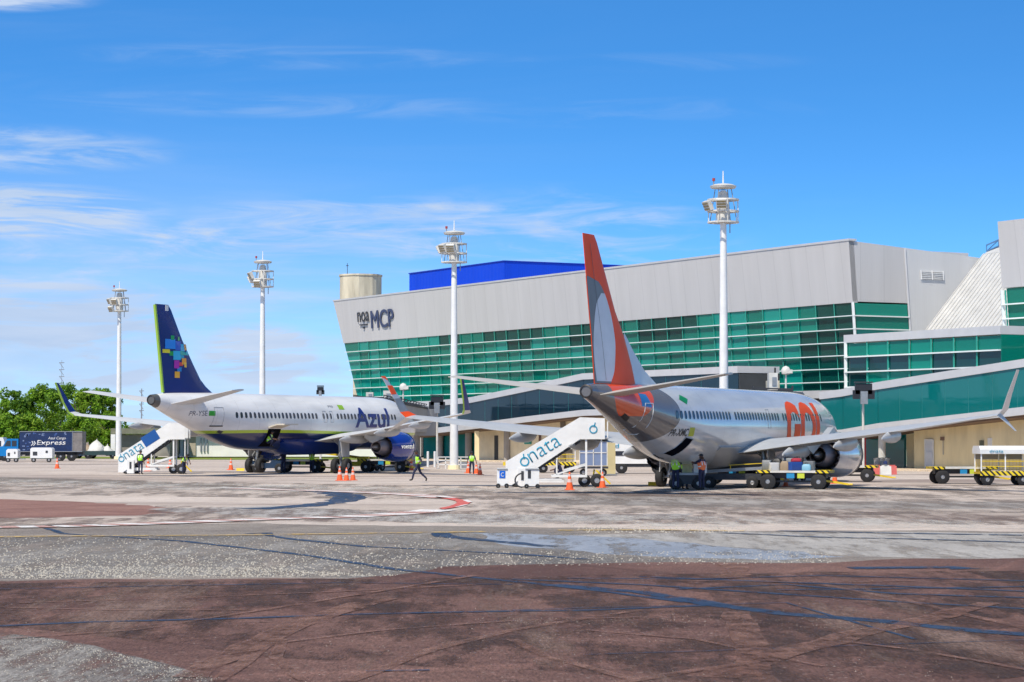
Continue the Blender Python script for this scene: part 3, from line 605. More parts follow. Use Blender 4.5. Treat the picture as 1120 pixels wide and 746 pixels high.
# lower glazed wing standing over the right walkway
bw = thing('glazed_wing', 'low green glazed wing with grey fascia in front of the white roof', 'building')
B0 = Vector((30.0, 213, 0))
def BP(s, z, off=0): return B0-FD*s+FN*off+Vector((0, 0, z))
LB = 20.9
MB().prism([BP(-.3, 11.15, .1), BP(-.3, 11.85, .1), BP(LB+.1, 11.85, .1), BP(LB+.1, 11.15, .1)], -FN*9).build('fascia', trimm, bw)
brow = [11.12, 9.85, 8.5, 7.15, 5.9]
for i in range(7):
    mb = MB(); a = i*LB/7
    for k in range(4): mb.prism([BP(a+.06, brow[k+1]+.06, -.1), BP(a+LB/7-.06, brow[k+1]+.06, -.1), BP(a+LB/7-.06, brow[k]-.06, -.1), BP(a+.06, brow[k]-.06, -.1)], -FN*.03, random.choice((0, 3, 3)) if k else random.choice((0, 1)))  # lighter top row: its reflection is put into the glass colour
    mb.build('window', [gl[0], gl[1], gl[2], gl_darkteal], bw)
    MB().bar(BP(a, 5.9, 0), BP(a, 11.15, 0), .12).build('mullion', mullm, bw)
for k in range(1, 4): MB().bar(BP(-.1, brow[k], .08), BP(LB, brow[k], .08), .3, .12).build('horizontal_fin', finm, bw)
MB().prism([BP(.3, 5, -5), BP(.3, 11, -5), BP(LB, 11, -5), BP(LB, 5, -5)], -FN*.3).build('interior_wall', inwall, bw)
MB().bar(BP(-.1, 5.9, .05), BP(-.1, 11.15, .05), .25).build('corner_post', finm, bw)
MB().prism([BP(LB+.1, 5.9, 0), BP(LB+.1, 11.12, 0), BP(LB+.1, 11.12, -3), BP(LB+.1, 5.9, -3)], FD*.05).build('side_window', gl[1], bw)
# beige service block under the right walkway
sb = thing('service_block', 'beige ground floor block with a pale door under the teal walkway', 'building')
def QP(s, z, off=0): return WP(s, z, off-2.6)
MB().prism([QP(-6.4, .15), QP(-6.4, 3.4), QP(-10, 3.6), QP(-24.8, 4.55), QP(-24.8, .15)], -WN*.4).build('wall', conc, sb)
MB().prism([QP(-2.6, .15, -2.2), QP(-2.6, 3.0, -2.2), QP(-6.4, 3.1, -2.2), QP(-6.4, .15, -2.2)], -WN*.4).build('recess_wall', conc, sb)
MB().prism([QP(-24.9, .15, .0), QP(-24.9, 4.5, .0), QP(-32, 5, .0), QP(-32, .15, .0)], -WN*.2).build('shopfront_glass', gl_deep, sb)
MB().bar(QP(-24.9, 3.0, .05), QP(-32, 3.0, .05), .1).build('transom', mullm, sb)
MB().bar(QP(-22.3, .15, .12), QP(-22.3, 4.3, .12), .28).build('brown_post', M('rust_brown', (.16, .055, .03), .6), sb)
dm = M('pale_grey_door', (.62, .66, .72), .5)
d0 = -7.95
dr = MB().prism([QP(d0, .16, .06), QP(d0-1.05, .16, .06), QP(d0-1.05, 2.45, .06), QP(d0, 2.45, .06)], -WN*.05).build('door', dm, sb)
mb = MB()
mb.bar(QP(d0, .16, .1), QP(d0, 2.5, .1), .09); mb.bar(QP(d0-1.05, .16, .1), QP(d0-1.05, 2.5, .1), .09); mb.bar(QP(d0, 2.5, .1), QP(d0-1.05, 2.5, .1), .09); mb.build('door_frame', white, dr)
MB().bar(QP(d0-.1, 1.25, .12), QP(d0-.95, 1.25, .12), .03, .5).build('door_rail', dm, dr)
MB().box(QP(d0-2.3, 2.6, .08), (.45, .1, .3)).build('wall_box', M('brown_box', (.2, .12, .08), .6), sb)
MB().tube(QP(d0-2.3, 2.5, .08), QP(d0-2.3, 1.3, .08), .03, n=6).build('conduit', steel, sb)
MB().box(QP(-15.1, 2.2, .1), (.4, .15, .55)).build('wall_box', M('green_grey_box', (.12, .13, .09), .6), sb)
MB().box(QP(-16.1, 2.3, .08), (.45, .1, .7)).build('wall_box', white, sb)
MB().prism([QP(3.5, .15, -2.2), QP(3.5, 2.5, -2.2), QP(-2.3, 3.0, -2.2), QP(-2.3, .15, -2.2)], -WN*.2).build('shopfront_glass', gl_deep, sb)
MB().bar(QP(-1.3, .1, 1.2), QP(-1.3, 2.8, 1.2), .22).build('red_pipe', M('red_pipe', (.42, .03, .04), .5), sb)
# pavement in front of it
MB().prism([WP(12, 0, .8), WP(-34, 0, .8), WP(-34, 0, -6), WP(12, 0, -6)], (0, 0, .14)).build('pavement', g_kerb, kind='structure')
MB().prism([WP(84, 0, .8), WP(28, 0, .8), WP(28, 0, -6), WP(84, 0, -6)], (0, 0, .14)).build('pavement', g_kerb, kind='structure')
# beige block under the left walkway
sl = thing('service_block', 'beige ground floor block with signs behind the boarding stairs', 'building')
MB().prism([WP(70.6, .15, -2.4), WP(70.6, 3.2, -2.4), WP(46, 4.6, -2.4), WP(46, .15, -2.4)], -WN*.4).build('wall', M('cream_wall', (.86, .76, .54), .8, var=.15), sl)
MB().prism([WP(46, .15, -2.3), WP(46, 4.6, -2.3), WP(36, 4.7, -2.3), WP(36, .15, -2.3)], -WN*.5).build('wall', conc, sl)
MB().bar(WP(66.6, .15, -.4), WP(66.6, 3.3, -.4), .5).build('corner_pillar', conc, sl)
MB().bar(WP(51, .15, -2.2), WP(51, 4.3, -2.2), .5).build('pier', M('grey_pier', (.22, .19, .16), .8), sl)
MB().prism([WP(66.2, .15, -2.33), WP(66.2, 2.8, -2.33), WP(65.4, 2.8, -2.33), WP(65.4, .15, -2.33)], -WN*.05).build('door', dkwall, sl)
MB().prism([WP(84, .15, -2.6), WP(84, 2.5, -2.6), WP(71, 3.1, -2.6), WP(71, .15, -2.6)], -WN*.05).build('shopfront_glass', gl_deep, sl)
sg = M('green_sign', (.02, .30, .24), .5)
MB().prism([WP(59.4, 1.9, -2.3), WP(59.4, 3.1, -2.3), WP(57.9, 3.1, -2.3), WP(57.9, 1.9, -2.3)], -WN*.06).build('sign_panel', sg, sl)
text_on('2', WP(58.95, 2.1, -2.27), -FD, (0,0,1), .8, white, sl, 'sign_number', width=.6)
MB().prism([WP(46.6, 2.9, -1.9), WP(46.6, 4.0, -1.9), WP(45.2, 4.0, -1.9), WP(45.2, 2.9, -1.9)], -WN*.06).build('sign_panel', blue, sl)
text_on('i', WP(46.15, 3.1, -1.87), -FD, (0,0,1), .7, white, sl, 'sign_number', width=.2)
MB().box(WP(56, 2.6, -2.3), (.25, .2, .8)).build('wall_box', M('brown_box', (.2, .12, .08), .6), sl)
MB().box(WP(53.3, .9, -1.9), (2.0, .6, 1.2)).build('dark_counter', dkwall, sl)

# ------------------------------------------------------------------ aircraft
def pchip(xs, ys):
    xs, ys = np.array(xs, float), np.array(ys, float); h = np.diff(xs); d = np.diff(ys)/h; m = np.zeros(len(xs)); m[0] = d[0]; m[-1] = d[-1]
    for i in range(1, len(xs)-1):
        if d[i-1]*d[i] > 0: w1, w2 = 2*h[i]+h[i-1], h[i]+2*h[i-1]; m[i] = (w1+w2)/(w1/d[i-1]+w2/d[i])
    def f(x):
        x = min(max(x, xs[0]), xs[-1]); i = min(int(np.searchsorted(xs, x, side='right'))-1, len(xs)-2); i = max(i, 0); t = (x-xs[i])/h[i]
        return float((1+2*t)*(1-t)**2*ys[i]+t*(1-t)**2*h[i]*m[i]+t*t*(3-2*t)*ys[i+1]+t*t*(t-1)*h[i]*m[i+1])
    return f
class Fus:
    def __init__(s, st, crown, belly, wid): s.c, s.b, s.w = pchip(st, crown), pchip(st, belly), pchip(st, wid)
    def pt(s, st, th, off=0, side=1):
        c, b, w = s.c(st), s.b(st), s.w(st); zc, h = (c+b)/2, (c-b)/2
        n = Vector((math.cos(th)/w, math.sin(th)/h)).normalized()
        return Vector((side*(w*math.cos(th)+n.x*off), 20-st, zc+h*math.sin(th)+n.y*off))
    def th(s, st, z): c, b = s.c(st), s.b(st); return math.asin(max(-1, min(1, (z-(c+b)/2)/((c-b)/2))))
    def at(s, st, z, off=0, side=1): return s.pt(st, s.th(st, z), off, side)
    def mesh(s, stations, n=64):
        return MB().loft([[s.pt(st, 2*math.pi*i/n) for i in range(n)] for st in stations])
def foil(t): return 5*(.2969*math.sqrt(t)-.126*t-.3516*t*t+.2843*t**3-.1015*t**4)
TS = [1, .9, .75, .6, .45, .3, .18, .09, .03, 0]
def foil_ring(le, te, th, nrm):
    le, te, nrm = Vector(le), Vector(te), Vector(nrm).normalized(); c = (te-le).length
    up = [le+(te-le)*t+nrm*foil(t)*c*th for t in TS]; dn = [le+(te-le)*t-nrm*foil(t)*c*th*.75 for t in TS[::-1]][1:-1]
    dn.append(te-nrm*.015); up[0] = te+nrm*.015
    return up+dn
def wrap_text(fus, body, st0, z0, height, width, m, parent, off=.012, shear=0., boldness=0., name='lettering', side=1, **tags):
    me = text_mesh(body, 1, boldness, shear); bm = bmesh.new(); bm.from_mesh(me); bpy.data.meshes.remove(me)
    xs = [v.co.x for v in bm.verts]; ys = [v.co.y for v in bm.verts]; x0, x1, y0, y1 = min(xs), max(xs), min(ys), max(ys)
    for v in bm.verts: v.co = Vector(((v.co.x-x0)/(x1-x0)*width, (v.co.y-y0)/(y1-y0)*height, 0))
    def cut(n, axis, L_):
        for k in range(1, n):
            co = [0, 0, 0]; no = [0, 0, 0]; co[axis] = L_*k/n; no[axis] = 1
            bmesh.ops.bisect_plane(bm, geom=bm.verts[:]+bm.edges[:]+bm.faces[:], plane_co=co, plane_no=no)
    cut(max(2, int(height/.12)), 1, height); cut(max(2, int(width/.5)), 0, width)
    for v in bm.verts:
        st = st0-v.co.x; r = (fus.c(st)-fus.b(st))/2
        v.co = fus.pt(st, fus.th(st, z0)+v.co.y/r, off, side)
    me = bpy.data.meshes.new(name); bm.to_mesh(me); bm.free(); me.materials.append(m)
    o = bpy.data.objects.new(name, me); COL.objects.link(o); o.parent = parent
    for k, v in tags.items(): o[k] = v
    return o
def patch(fus, pts, m, parent, name, off=.01, n=6, side=1):
    """quad patch on the fuselage, corners (st,z) ordered round"""
    g = []
    for i in range(n+1):
        for j in range(n+1):
            u, v = i/n, j/n
            st = (1-u)*(1-v)*pts[0][0]+u*(1-v)*pts[1][0]+u*v*pts[2][0]+(1-u)*v*pts[3][0]
            zz = (1-u)*(1-v)*pts[0][1]+u*(1-v)*pts[1][1]+u*v*pts[2][1]+(1-u)*v*pts[3][1]
            g.append(fus.at(st, zz, off, side))
    return MB().add(g, [(i*(n+1)+j, (i+1)*(n+1)+j, (i+1)*(n+1)+j+1, i*(n+1)+j+1) for i in range(n) for j in range(n)]).build(name, m, parent, 60)
def outline(fus, pts, m, parent, name, r=.03):
    mb = MB(); n = len(pts)
    for i in range(n):
        a, b = pts[i], pts[(i+1) % n]
        for k in range(4):
            mb.tube(fus.at(a[0]+(b[0]-a[0])*k/4, a[1]+(b[1]-a[1])*k/4, .005), fus.at(a[0]+(b[0]-a[0])*(k+1)/4, a[1]+(b[1]-a[1])*(k+1)/4, .005), r, n=4)
    return mb.build(name, m, parent)
def paint_mat(name, base, zones, rough=.2, metal=.0, coat=.6):
    """zones: list of (function building a 0/1 mask from y,z sockets, colour)"""
    m = bpy.data.materials.new(name); m.use_nodes = True; t = m.node_tree; b = t.nodes['Principled BSDF']
    b.inputs['Roughness'].default_value = rough; b.inputs['Metallic'].default_value = metal; b.inputs['Coat Weight'].default_value = coat; b.inputs['Coat Roughness'].default_value = .08
    tc = N(t, 'ShaderNodeTexCoord'); sp = N(t, 'ShaderNodeSeparateXYZ'); L(t, tc.outputs['Object'], sp.inputs[0])
    def m_(op, a, c=0):
        q = N(t, 'ShaderNodeMath', operation=op)
        for i, v in enumerate((a, c)):
            if isinstance(v, (int, float)): q.inputs[i].default_value = v
            else: L(t, v, q.inputs[i])
        return q.outputs[0]
    st = m_('SUBTRACT', 20, sp.outputs['Y'])
    n = N(t, 'ShaderNodeTexNoise'); n.inputs['Scale'].default_value = .9; n.inputs['Detail'].default_value = 8; mp = N(t, 'ShaderNodeMapping'); mp.inputs['Scale'].default_value = (1, .25, 1.4); L(t, tc.outputs['Object'], mp.inputs[0]); L(t, mp.outputs[0], n.inputs['Vector'])
    col = None
    mx0 = N(t, 'ShaderNodeMixRGB'); mx0.inputs[1].default_value = (*[c*.80 for c in base], 1); mx0.inputs[2].default_value = (*base, 1)
    r = N(t, 'ShaderNodeMapRange'); r.inputs[1].default_value = .33; r.inputs[2].default_value = .6; L(t, n.outputs[0], r.inputs[0]); L(t, r.outputs[0], mx0.inputs[0]); col = mx0.outputs[0]
    for f, c in zones:
        x = N(t, 'ShaderNodeMixRGB'); L(t, f(m_, st, sp.outputs['Z'], sp.outputs['X']), x.inputs[0]); L(t, col, x.inputs[1]); x.inputs[2].default_value = (*c, 1); col = x.outputs[0]
    # panel joints every few metres
    fr = m_('FRACT', m_('MULTIPLY', st, .42)); ln = m_('LESS_THAN', fr, .010)
    x = N(t, 'ShaderNodeMixRGB'); L(t, m_('MULTIPLY', ln, .30), x.inputs[0]); L(t, col, x.inputs[1]); x.inputs[2].default_value = (.08, .08, .09, 1); col = x.outputs[0]
    L(t, col, b.inputs['Base Color'])
    n2 = N(t, 'ShaderNodeTexNoise'); n2.inputs['Scale'].default_value = 1.1; n2.inputs['Detail'].default_value = 2; L(t, tc.outputs['Object'], n2.inputs['Vector'])
    bp = N(t, 'ShaderNodeBump'); bp.inputs['Strength'].default_value = .12; bp.inputs['Distance'].default_value = .06; L(t, n2.outputs[0], bp.inputs['Height']); L(t, bp.outputs[0], b.inputs['Normal'])
    return m
bare = M('bare_metal', (.42, .40, .39), .35, .8, var=.2, vs=2)
darkmetal = M('dark_exhaust_metal', (.06, .055, .055), .45, .6, var=.2, vs=3)
wingm = M('wing_grey_paint', (.50, .505, .51), .35, .1, var=.12, vs=1.5)
edgem = M('polished_edge', (.62, .63, .65), .3, .4, var=.1)
winm = M('cabin_window', (.03, .035, .05), .15, 0, var=0)
def gear_(parent, lat, st, zt, rw, ww, gap, strut_r=.16, name='main_gear', door=True):
    mb = MB(); y = 20-st
    mb.tube((lat, y, rw), (lat-.25*math.copysign(1, lat)*(abs(lat) > 1), y+.15, zt), strut_r*.7, strut_r, 12)
    mb.tube((lat, y-.05, rw+.35), (lat, y-.45, rw+.75), .05, n=6).tube((lat, y-.45, rw+.75), (lat, y-.05, rw+1.1), .05, n=6)
    mb.tube((lat, y+.1, zt-.6), (lat-1.0*math.copysign(1, lat), y+.1, zt), .06, n=8)
    mb.tube((lat-gap/2, y, rw), (lat+gap/2, y, rw), .08, n=10)
    g = mb.build(name, steel, parent, 40)
    for s in (-1, 1):
        c = Vector((lat+s*gap/2, y, rw)); w = MB()
        w.lathe(c-Vector((ww/2, 0, 0)), (1, 0, 0), [(0, .28), (0, rw*.8), (.03, rw*.93), (ww*.2, rw*.99), (ww*.5, rw), (ww*.8, rw*.99), (ww-.03, rw*.93), (ww, rw*.8), (ww, .28)], 28)
        w.lathe(c-Vector((ww/2-.03, 0, 0)), (1, 0, 0), [(0, .02), (.02, .12), (.05, .26), (ww-.11, .26), (ww-.08, .12), (ww-.06, .02)], 16, 1)
        w.build('wheel', [black, rim], g, 40)
    if door:
        MB().prism([(lat+.35*math.copysign(1, lat), y+.55, zt-1.35), (lat+.35*math.copysign(1, lat), y-.55, zt-1.35), (lat+.25*math.copysign(1, lat), y-.65, zt), (lat+.25*math.copysign(1, lat), y+.65, zt)], (.05, 0, 0)).build('gear_door', wingm, g)
    return g
def engine(parent, lat, st0, stn, z, r, cowl, txt=None, chev=True, aft=1.7):
    """st0 intake lip, stn fan nozzle"""
    Ln = stn-st0; c = (lat, 20-st0, z); ax = (0, -1, 0)
    e = MB().lathe(c, ax, [(.25, r*.80), (0, r*.86), (-.03, r*.92), (.1, r*.98), (Ln*.3, r*1.04), (Ln*.6, r*1.0), (Ln*.85, r*.88), (Ln*.98, r*.80), (Ln, r*.785), (Ln-.05, r*.76), (Ln*.5, r*.74), (.25, r*.80)], 48).build('engine_cowl', cowl, parent, 40)
    MB().lathe(c, ax, [(.2, r*.81), (-.0, r*.87), (-.035, r*.92), (.1, r*.985), (.18, r*1.0)], 48).build('intake_lip', edgem, e, 60)
    MB().lathe(c, ax, [(.7, .02), (.9, .3), (1.0, r*.77)], 32).build('fan', darkmetal, e, 40)
    # fan nozzle rim with chevrons
    mb = MB(); n = 18; R0 = r*.79
    for i in range(n):
        a0, a1, am = 2*math.pi*i/n, 2*math.pi*(i+1)/n, 2*math.pi*(i+.5)/n
        f = lambda a, rr, t: Vector((lat+math.cos(a)*rr, 20-st0-t, z+math.sin(a)*rr))
        dl = .28 if chev else .06
        mb.add([f(a0, R0, Ln-.4), f(a1, R0, Ln-.4), f(a1, R0*.985, Ln), f(am, R0*.955, Ln+dl), f(a0, R0*.985, Ln), f(a0, R0-.05, Ln-.4), f(a1, R0-.05, Ln-.4), f(a1, R0*.985-.05, Ln), f(am, R0*.955-.05, Ln+dl), f(a0, R0*.985-.05, Ln)],
               [(0,1,2,3,4), (9,8,7,6,5), (2,3,8,7), (3,4,9,8)])
    mb.build('nozzle_ring', M('chevron_dark', (.035, .03, .045), .5, .3), e)
    MB().lathe(c, ax, [(Ln*.5, r*.62), (Ln, r*.56), (Ln+aft*.45, r*.44), (Ln+aft*.62, r*.39), (Ln+aft*.6, r*.34), (Ln, r*.3)], 32).build('core_nozzle', M('core_metal', (.32, .27, .28), .45, .5, var=.2), e, 40)
    MB().lathe(c, ax, [(Ln, r*.28), (Ln+aft*.4, r*.25), (Ln+aft*.8, r*.12), (Ln+aft, .03)], 24).build('exhaust_plug', bare, e, 40)
    MB().lathe(c, ax, [(Ln-.6, r*.74), (Ln-.6, r*.5)], 32).build('bypass_duct', blackp, e)
    return e
def pylon(parent, e, lat, st0, st1, z0, zw):
    mb = MB(); rr = []
    for st, zb, zt, w in ((st0, z0-.1, z0+.1, .1), (st0+1.2, z0-.15, z0+.45, .35), (st1-1.5, z0-.4, zw-.1, .42), (st1, zw-.75, zw-.2, .2), (st1+1.0, zw-.35, zw-.15, .06)):
        rr.append([(lat-w/2, 20-st, zb), (lat+w/2, 20-st, zb), (lat+w/2, 20-st, zt), (lat-w/2, 20-st, zt)])
    return mb.loft([[Vector(p) for p in r_] for r_ in rr]).build('pylon', wingm, e, 50)
def wing(parent, secs, m, sides=(1, -1), name='wing'):
    out = []
    for sd_ in sides:
        rings = []
        for (lat, s0, s1, z0, z1, th) in secs: rings.append(foil_ring((sd_*lat, 20-s0, z0), (sd_*lat, 20-s1, z1), th, (0, 0, 1)))
        out.append(MB().loft(rings).build(name, m, parent, 35))
    return out
def fairing(parent, lat, st0, st1, z0, z1, r):
    mb = MB(); rr = []; n = 9
    for i in range(n):
        t = i/(n-1); k = max(.04, math.sin(math.pi*min(1, t**.7)))**.6; st = st0+(st1-st0)*t; zc = z0+(z1-z0)*t
        rr.append([Vector((lat+math.cos(a)*r*k*.62, 20-st, zc-r*.5+math.sin(a)*r*k)) for a in [2*math.pi*j/14 for j in range(14)]])
    return mb.loft(rr).build('flap_fairing', wingm, parent, 60)
def windows(fus, st_list, z, parent, w=.25, h=.36):
    for st in st_list:
        pts = []; n = 12
        for i in range(n):
            a = 2*math.pi*i/n; ca, sa = math.cos(a), math.sin(a); k = 1/((abs(ca)**3.2+abs(sa)**3.2)**(1/3.2))
            pts.append(fus.at(st+ca*k*w/2, z+sa*k*h/2, .012))
        MB().add(pts, [tuple(range(n))]).build('cabin_window', winm, parent)

# ---- white, grey and orange jet at the right
GA = .4165; GX, GY = 11.26, 132.0
gol = thing('passenger_jet', 'silver and white jet with orange tail fin and GOL lettering, stairs at its tail', 'airliner', (GX, GY, 0), -GA)
GF = Fus([-1.8, -1.6, -1.1, -.1, 1.7, 4.3, 7, 24, 27, 29, 31, 33, 35, 37, 38.4, 39.0],
         [2.75, 3.1, 3.55, 4.1, 5.0, 5.42, 5.52, 5.52, 5.52, 5.52, 5.51, 5.5, 5.48, 5.44, 5.40, 5.36],
         [2.6, 2.3, 2.0, 1.62, 1.36, 1.28, 1.27, 1.27, 1.40, 1.72, 2.25, 2.86, 3.48, 4.10, 4.52, 4.68],
         [.1, .4, .75, 1.2, 1.62, 1.84, 1.88, 1.88, 1.85, 1.72, 1.5, 1.2, .88, .58, .40, .34])
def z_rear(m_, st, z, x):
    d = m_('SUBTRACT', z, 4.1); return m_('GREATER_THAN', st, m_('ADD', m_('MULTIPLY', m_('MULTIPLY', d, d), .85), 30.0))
def z_orange(m_, st, z, x):
    a = m_('DIVIDE', m_('SUBTRACT', st, 34.75), 2.15); b = m_('DIVIDE', m_('SUBTRACT', z, 5.2), 1.5)
    inside = m_('LESS_THAN', m_('ADD', m_('MULTIPLY', a, a), m_('MULTIPLY', b, b)), 1.0)
    return m_('MULTIPLY', inside, m_('MULTIPLY', m_('GREATER_THAN', z, 3.85), m_('LESS_THAN', st, 37.6)))
def z_tip(m_, st, z, x): return m_('GREATER_THAN', st, 38.35)
silver = (.66, .655, .65)
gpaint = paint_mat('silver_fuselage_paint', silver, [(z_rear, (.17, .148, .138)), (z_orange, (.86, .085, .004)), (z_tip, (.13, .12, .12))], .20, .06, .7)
sts = sorted(set([-1.8, -1.75, -1.65, -1.5, -1.2, -.8, -.4, .1, .6, 1.2, 2, 3, 4, 5, 6, 7]+[8+i for i in range(16)]+[24+i*.5 for i in range(31)]))
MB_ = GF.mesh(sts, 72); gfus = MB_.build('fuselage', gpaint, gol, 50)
MB().lathe((0, 20-39.0, 5.02), (0, -1, 0), [(-.25, .33), (.02, .34), (.05, .26), (-.1, .22), (-.3, .02)], 24).build('exhaust_cone', darkmetal, gol, 40)
windows(GF, [30.45-i*.508 for i in range(50) if i not in (16, 33)], 3.95, gfus, .30, .44)
orangep = M('orange_livery', (.88, .075, .002), .42, 0, var=.06, coat=.0, spec=.18)
wrap_text(GF, 'GOL', 12.6, 1.9, 3.3, 7.8, orangep, gfus, boldness=.045, name='airline_lettering')
wrap_text(GF, 'PR-XMC', 30.9, 2.85, .42, 1.9, blackp, gfus, shear=.25, boldness=.02, name='registration')
patch(GF, [(28.9, 2.85), (28.3, 2.85), (28.3, 3.3), (28.9, 3.3)], M('flag_yellow', (.5, .5, .03), .5), gfus, 'flag')
patch(GF, [(29.6, 4.75), (28.9, 4.5), (28.4, 4.78), (29.1, 5.0)], M('flag_green', (.0, .25, .08), .5), gfus, 'flag')
patch(GF, [(34.1, 4.35), (33.1, 4.3), (33.4, 4.95), (34.2, 5.0)], M('wifi_blue', (.03, .20, .50), .4), gfus, 'blue_emblem')
outline(GF, [(34.05, 2.95), (33.1, 2.95), (32.95, 4.5), (33.75, 4.5)], white, gfus, 'door_outline', .03)
outline(GF, [(16.2, 3.3), (15.7, 3.3), (15.7, 4.35), (16.2, 4.35)], steel, gfus, 'door_outline', .015)
# aft hold: flush black patch, the dark of the open hold painted on
patch(GF, [(29.9, 1.72), (28.9, 1.55), (28.2, 2.70), (29.1, 2.80)], M('hold_darkness', (.006, .007, .012), .9, var=0, spec=0), gfus, 'cargo_shade_patch', .012, 8)
outline(GF, [(29.9, 1.72), (28.9, 1.55), (28.2, 2.70), (29.1, 2.80)], steel, gfus, 'cargo_door_frame', .03)
patch(GF, [(9.6, 1.6), (8.4, 1.55), (8.3, 2.5), (9.4, 2.55)], MATS['hold_darkness'], gfus, 'cargo_shade_patch', .012, 8)  # forward hold: its inner shade painted on as a flush patch
patch(GF, [(35.6, 3.82), (34.9, 3.6), (34.9, 3.8), (35.5, 4.0)], darkmetal, gfus, 'vent')
MB().loft([[Vector((x_*1.0, 20-st, z_)) for x_, z_ in ((-1.72, 2.25), (-1.58, 1.75+(zb-1)*.5), (-1.1, zb+.12), (-.5, zb), (0, zb-.04), (.5, zb), (1.1, zb+.12), (1.58, 1.75+(zb-1)*.5), (1.72, 2.25), (1.2, 2.6), (-1.2, 2.6))] for st, zb in ((11.5, 1.75), (13, 1.2), (15, 1.02), (20, 1.0), (22, 1.15), (24, 1.7))]).build('belly_fairing', M('belly_grey', (.42, .41, .40), .35, .2), gfus, 60)
gwing = [(0, 12.6, 20.9, 2.35, 1.75, .13), (1.85, 13.7, 20.9, 2.35, 1.95, .13), (5.8, 16.0, 21.1, 2.75, 2.5, .115), (12, 20.3, 23.6, 3.42, 3.22, .11), (16.75, 23.2, 24.8, 3.98, 3.90, .10)]
orw = M('winglet_orange', (.90, .09, .005), .4, spec=.2)
for w_, sd_ in zip(wing(gol, gwing, wingm), (1, -1)):
    tip = [((16.75, 23.2, 3.98), (16.75, 24.8, 3.90)), ((17.1, 23.7, 4.25), (17.05, 24.9, 4.2)), ((17.4, 24.2, 5.0), (17.35, 25.1, 4.95)), ((17.95, 25.0, 6.2), (17.93, 25.5, 6.2))]
    low = [((16.75, 23.6, 3.96), (16.75, 24.8, 3.90)), ((17.15, 24.0, 3.62), (17.15, 24.9, 3.6)), ((17.75, 24.8, 3.12), (17.75, 25.2, 3.12))]
    for nm, q, zs_ in (('upper_winglet', tip, 1), ('lower_winglet', low, 1)):
        m0 = MB(); rr = [foil_ring((sd_*a[0], 20-a[1], a[2]), (sd_*b[0], 20-b[1], b[2]), .07, (sd_*-.8, 0, .5)) for a, b in q]
        o_ = m0.loft(rr)
        if nm == 'upper_winglet' and sd_ < 0:
            n_ = len(rr[0]); o_.m = [1 if (k < n_) else (2 if k < 2*n_ else 0) for k in range(len(o_.f))]; k3 = MB()
            k3.loft([foil_ring((sd_*17.87, 20-24.8, 6.0), (sd_*17.85, 20-25.43, 6.0), .09, (sd_*-.8, 0, .5)), foil_ring((sd_*17.96, 20-24.98, 6.23), (sd_*17.94, 20-25.52, 6.23), .09, (sd_*-.8, 0, .5))]).build('winglet_tip', orw, w_)
            k3 = MB().loft([foil_ring((sd_*17.50, 20-24.4, 5.2), (sd_*17.45, 20-25.2, 5.2), .085, (sd_*-.8, 0, .5)), foil_ring((sd_*17.67, 20-24.65, 5.7), (sd_*17.62, 20-25.35, 5.7), .085, (sd_*-.8, 0, .5))]).build('winglet_stripe', orw, w_)
        o_.build(nm, [edgem, orw, steel], w_, 40)
    for lat, s0, s1, za, zb_, r in ((4.6, 17.2, 22.2, 2.35, 2.1, .48), (7.6, 18.2, 22.8, 2.75, 2.5, .42), (10.6, 20.4, 24.2, 3.1, 2.9, .36)): fairing(w_, sd_*lat, s0, s1, za, zb_, r)
    e = engine(gol, sd_*4.83, 11.3, 15.4, 1.78, 1.26, paint_mat('silver_cowl_paint', silver, [], .2, .3, .8) if sd_ > 0 else bpy.data.materials['silver_cowl_paint'])
    pylon(gol, e, sd_*4.83, 12.6, 17.6, 2.9, 2.6)
    gear_(gol, sd_*2.86, 19.7, 2.2, .57, .42, .86)
gear_(gol, .01, 4.1, 1.7, .35, .2, .45, .09, 'nose_gear', False)
gst = [(.25, 34.2, 38.2, 4.95, 4.85, .10), (.9, 34.8, 38.3, 5.05, 4.93, .10), (7.15, 38.1, 39.45, 5.82, 5.78, .09)]
wing(gol, gst, M('tail_beige_grey', (.50, .47, .43), .4, .0, var=.1), name='horizontal_stabiliser')
finring = lambda z_, s0, s1, th: [Vector((p.x, p.y, z_)) for p in foil_ring((0, 20-s0, z_), (0, 20-s1, z_), th, (1, 0, 0))]
GPROF = [(4.9, 32.2, 37.85, .09), (5.5, 32.5, 37.95, .09), (6.41, 33.0, 38.1, .09), (7.8, 34.0, 38.35, .09), (9.07, 35.24, 38.65, .09), (12.3, 37.6, 39.35, .085), (12.65, 37.95, 39.42, .06)]
gfin = MB().loft([finring(*p) for p in GPROF]).build('tail_fin', orangep, gol, 40)
DG = M('dorsal_white', (.62, .64, .68), .3, .05)
MB().loft([[Vector((-.08, 20-29.3, 5.3)), Vector((.08, 20-29.3, 5.3)), Vector((.0, 20-29.3, 5.56))], [Vector((-.13, 20-31.0, 5.3)), Vector((.13, 20-31.0, 5.3)), Vector((0, 20-31.0, 6.2))], [Vector((-.12, 20-32.6, 5.3)), Vector((.12, 20-32.6, 5.3)), Vector((0, 20-32.6, 7.15))], [Vector((-.05, 20-33.9, 5.3)), Vector((.05, 20-33.9, 5.3)), Vector((0, 20-33.9, 8.05))]]).build('dorsal_fin', DG, gol, 40)
def fin_halfw(z_, st, prof):
    zs_ = [p[0] for p in prof]; i = max(0, min(len(prof)-2, int(np.searchsorted(zs_, z_))-1)); a, b = prof[i], prof[i+1]; t = (z_-a[0])/(b[0]-a[0])
    s0, s1, th = [a[k]+(b[k]-a[k])*t for k in (1, 2, 3)]; c = s1-s0; u = min(1, max(0, (st-s0)/c)); return foil(u)*c*th+.015*u
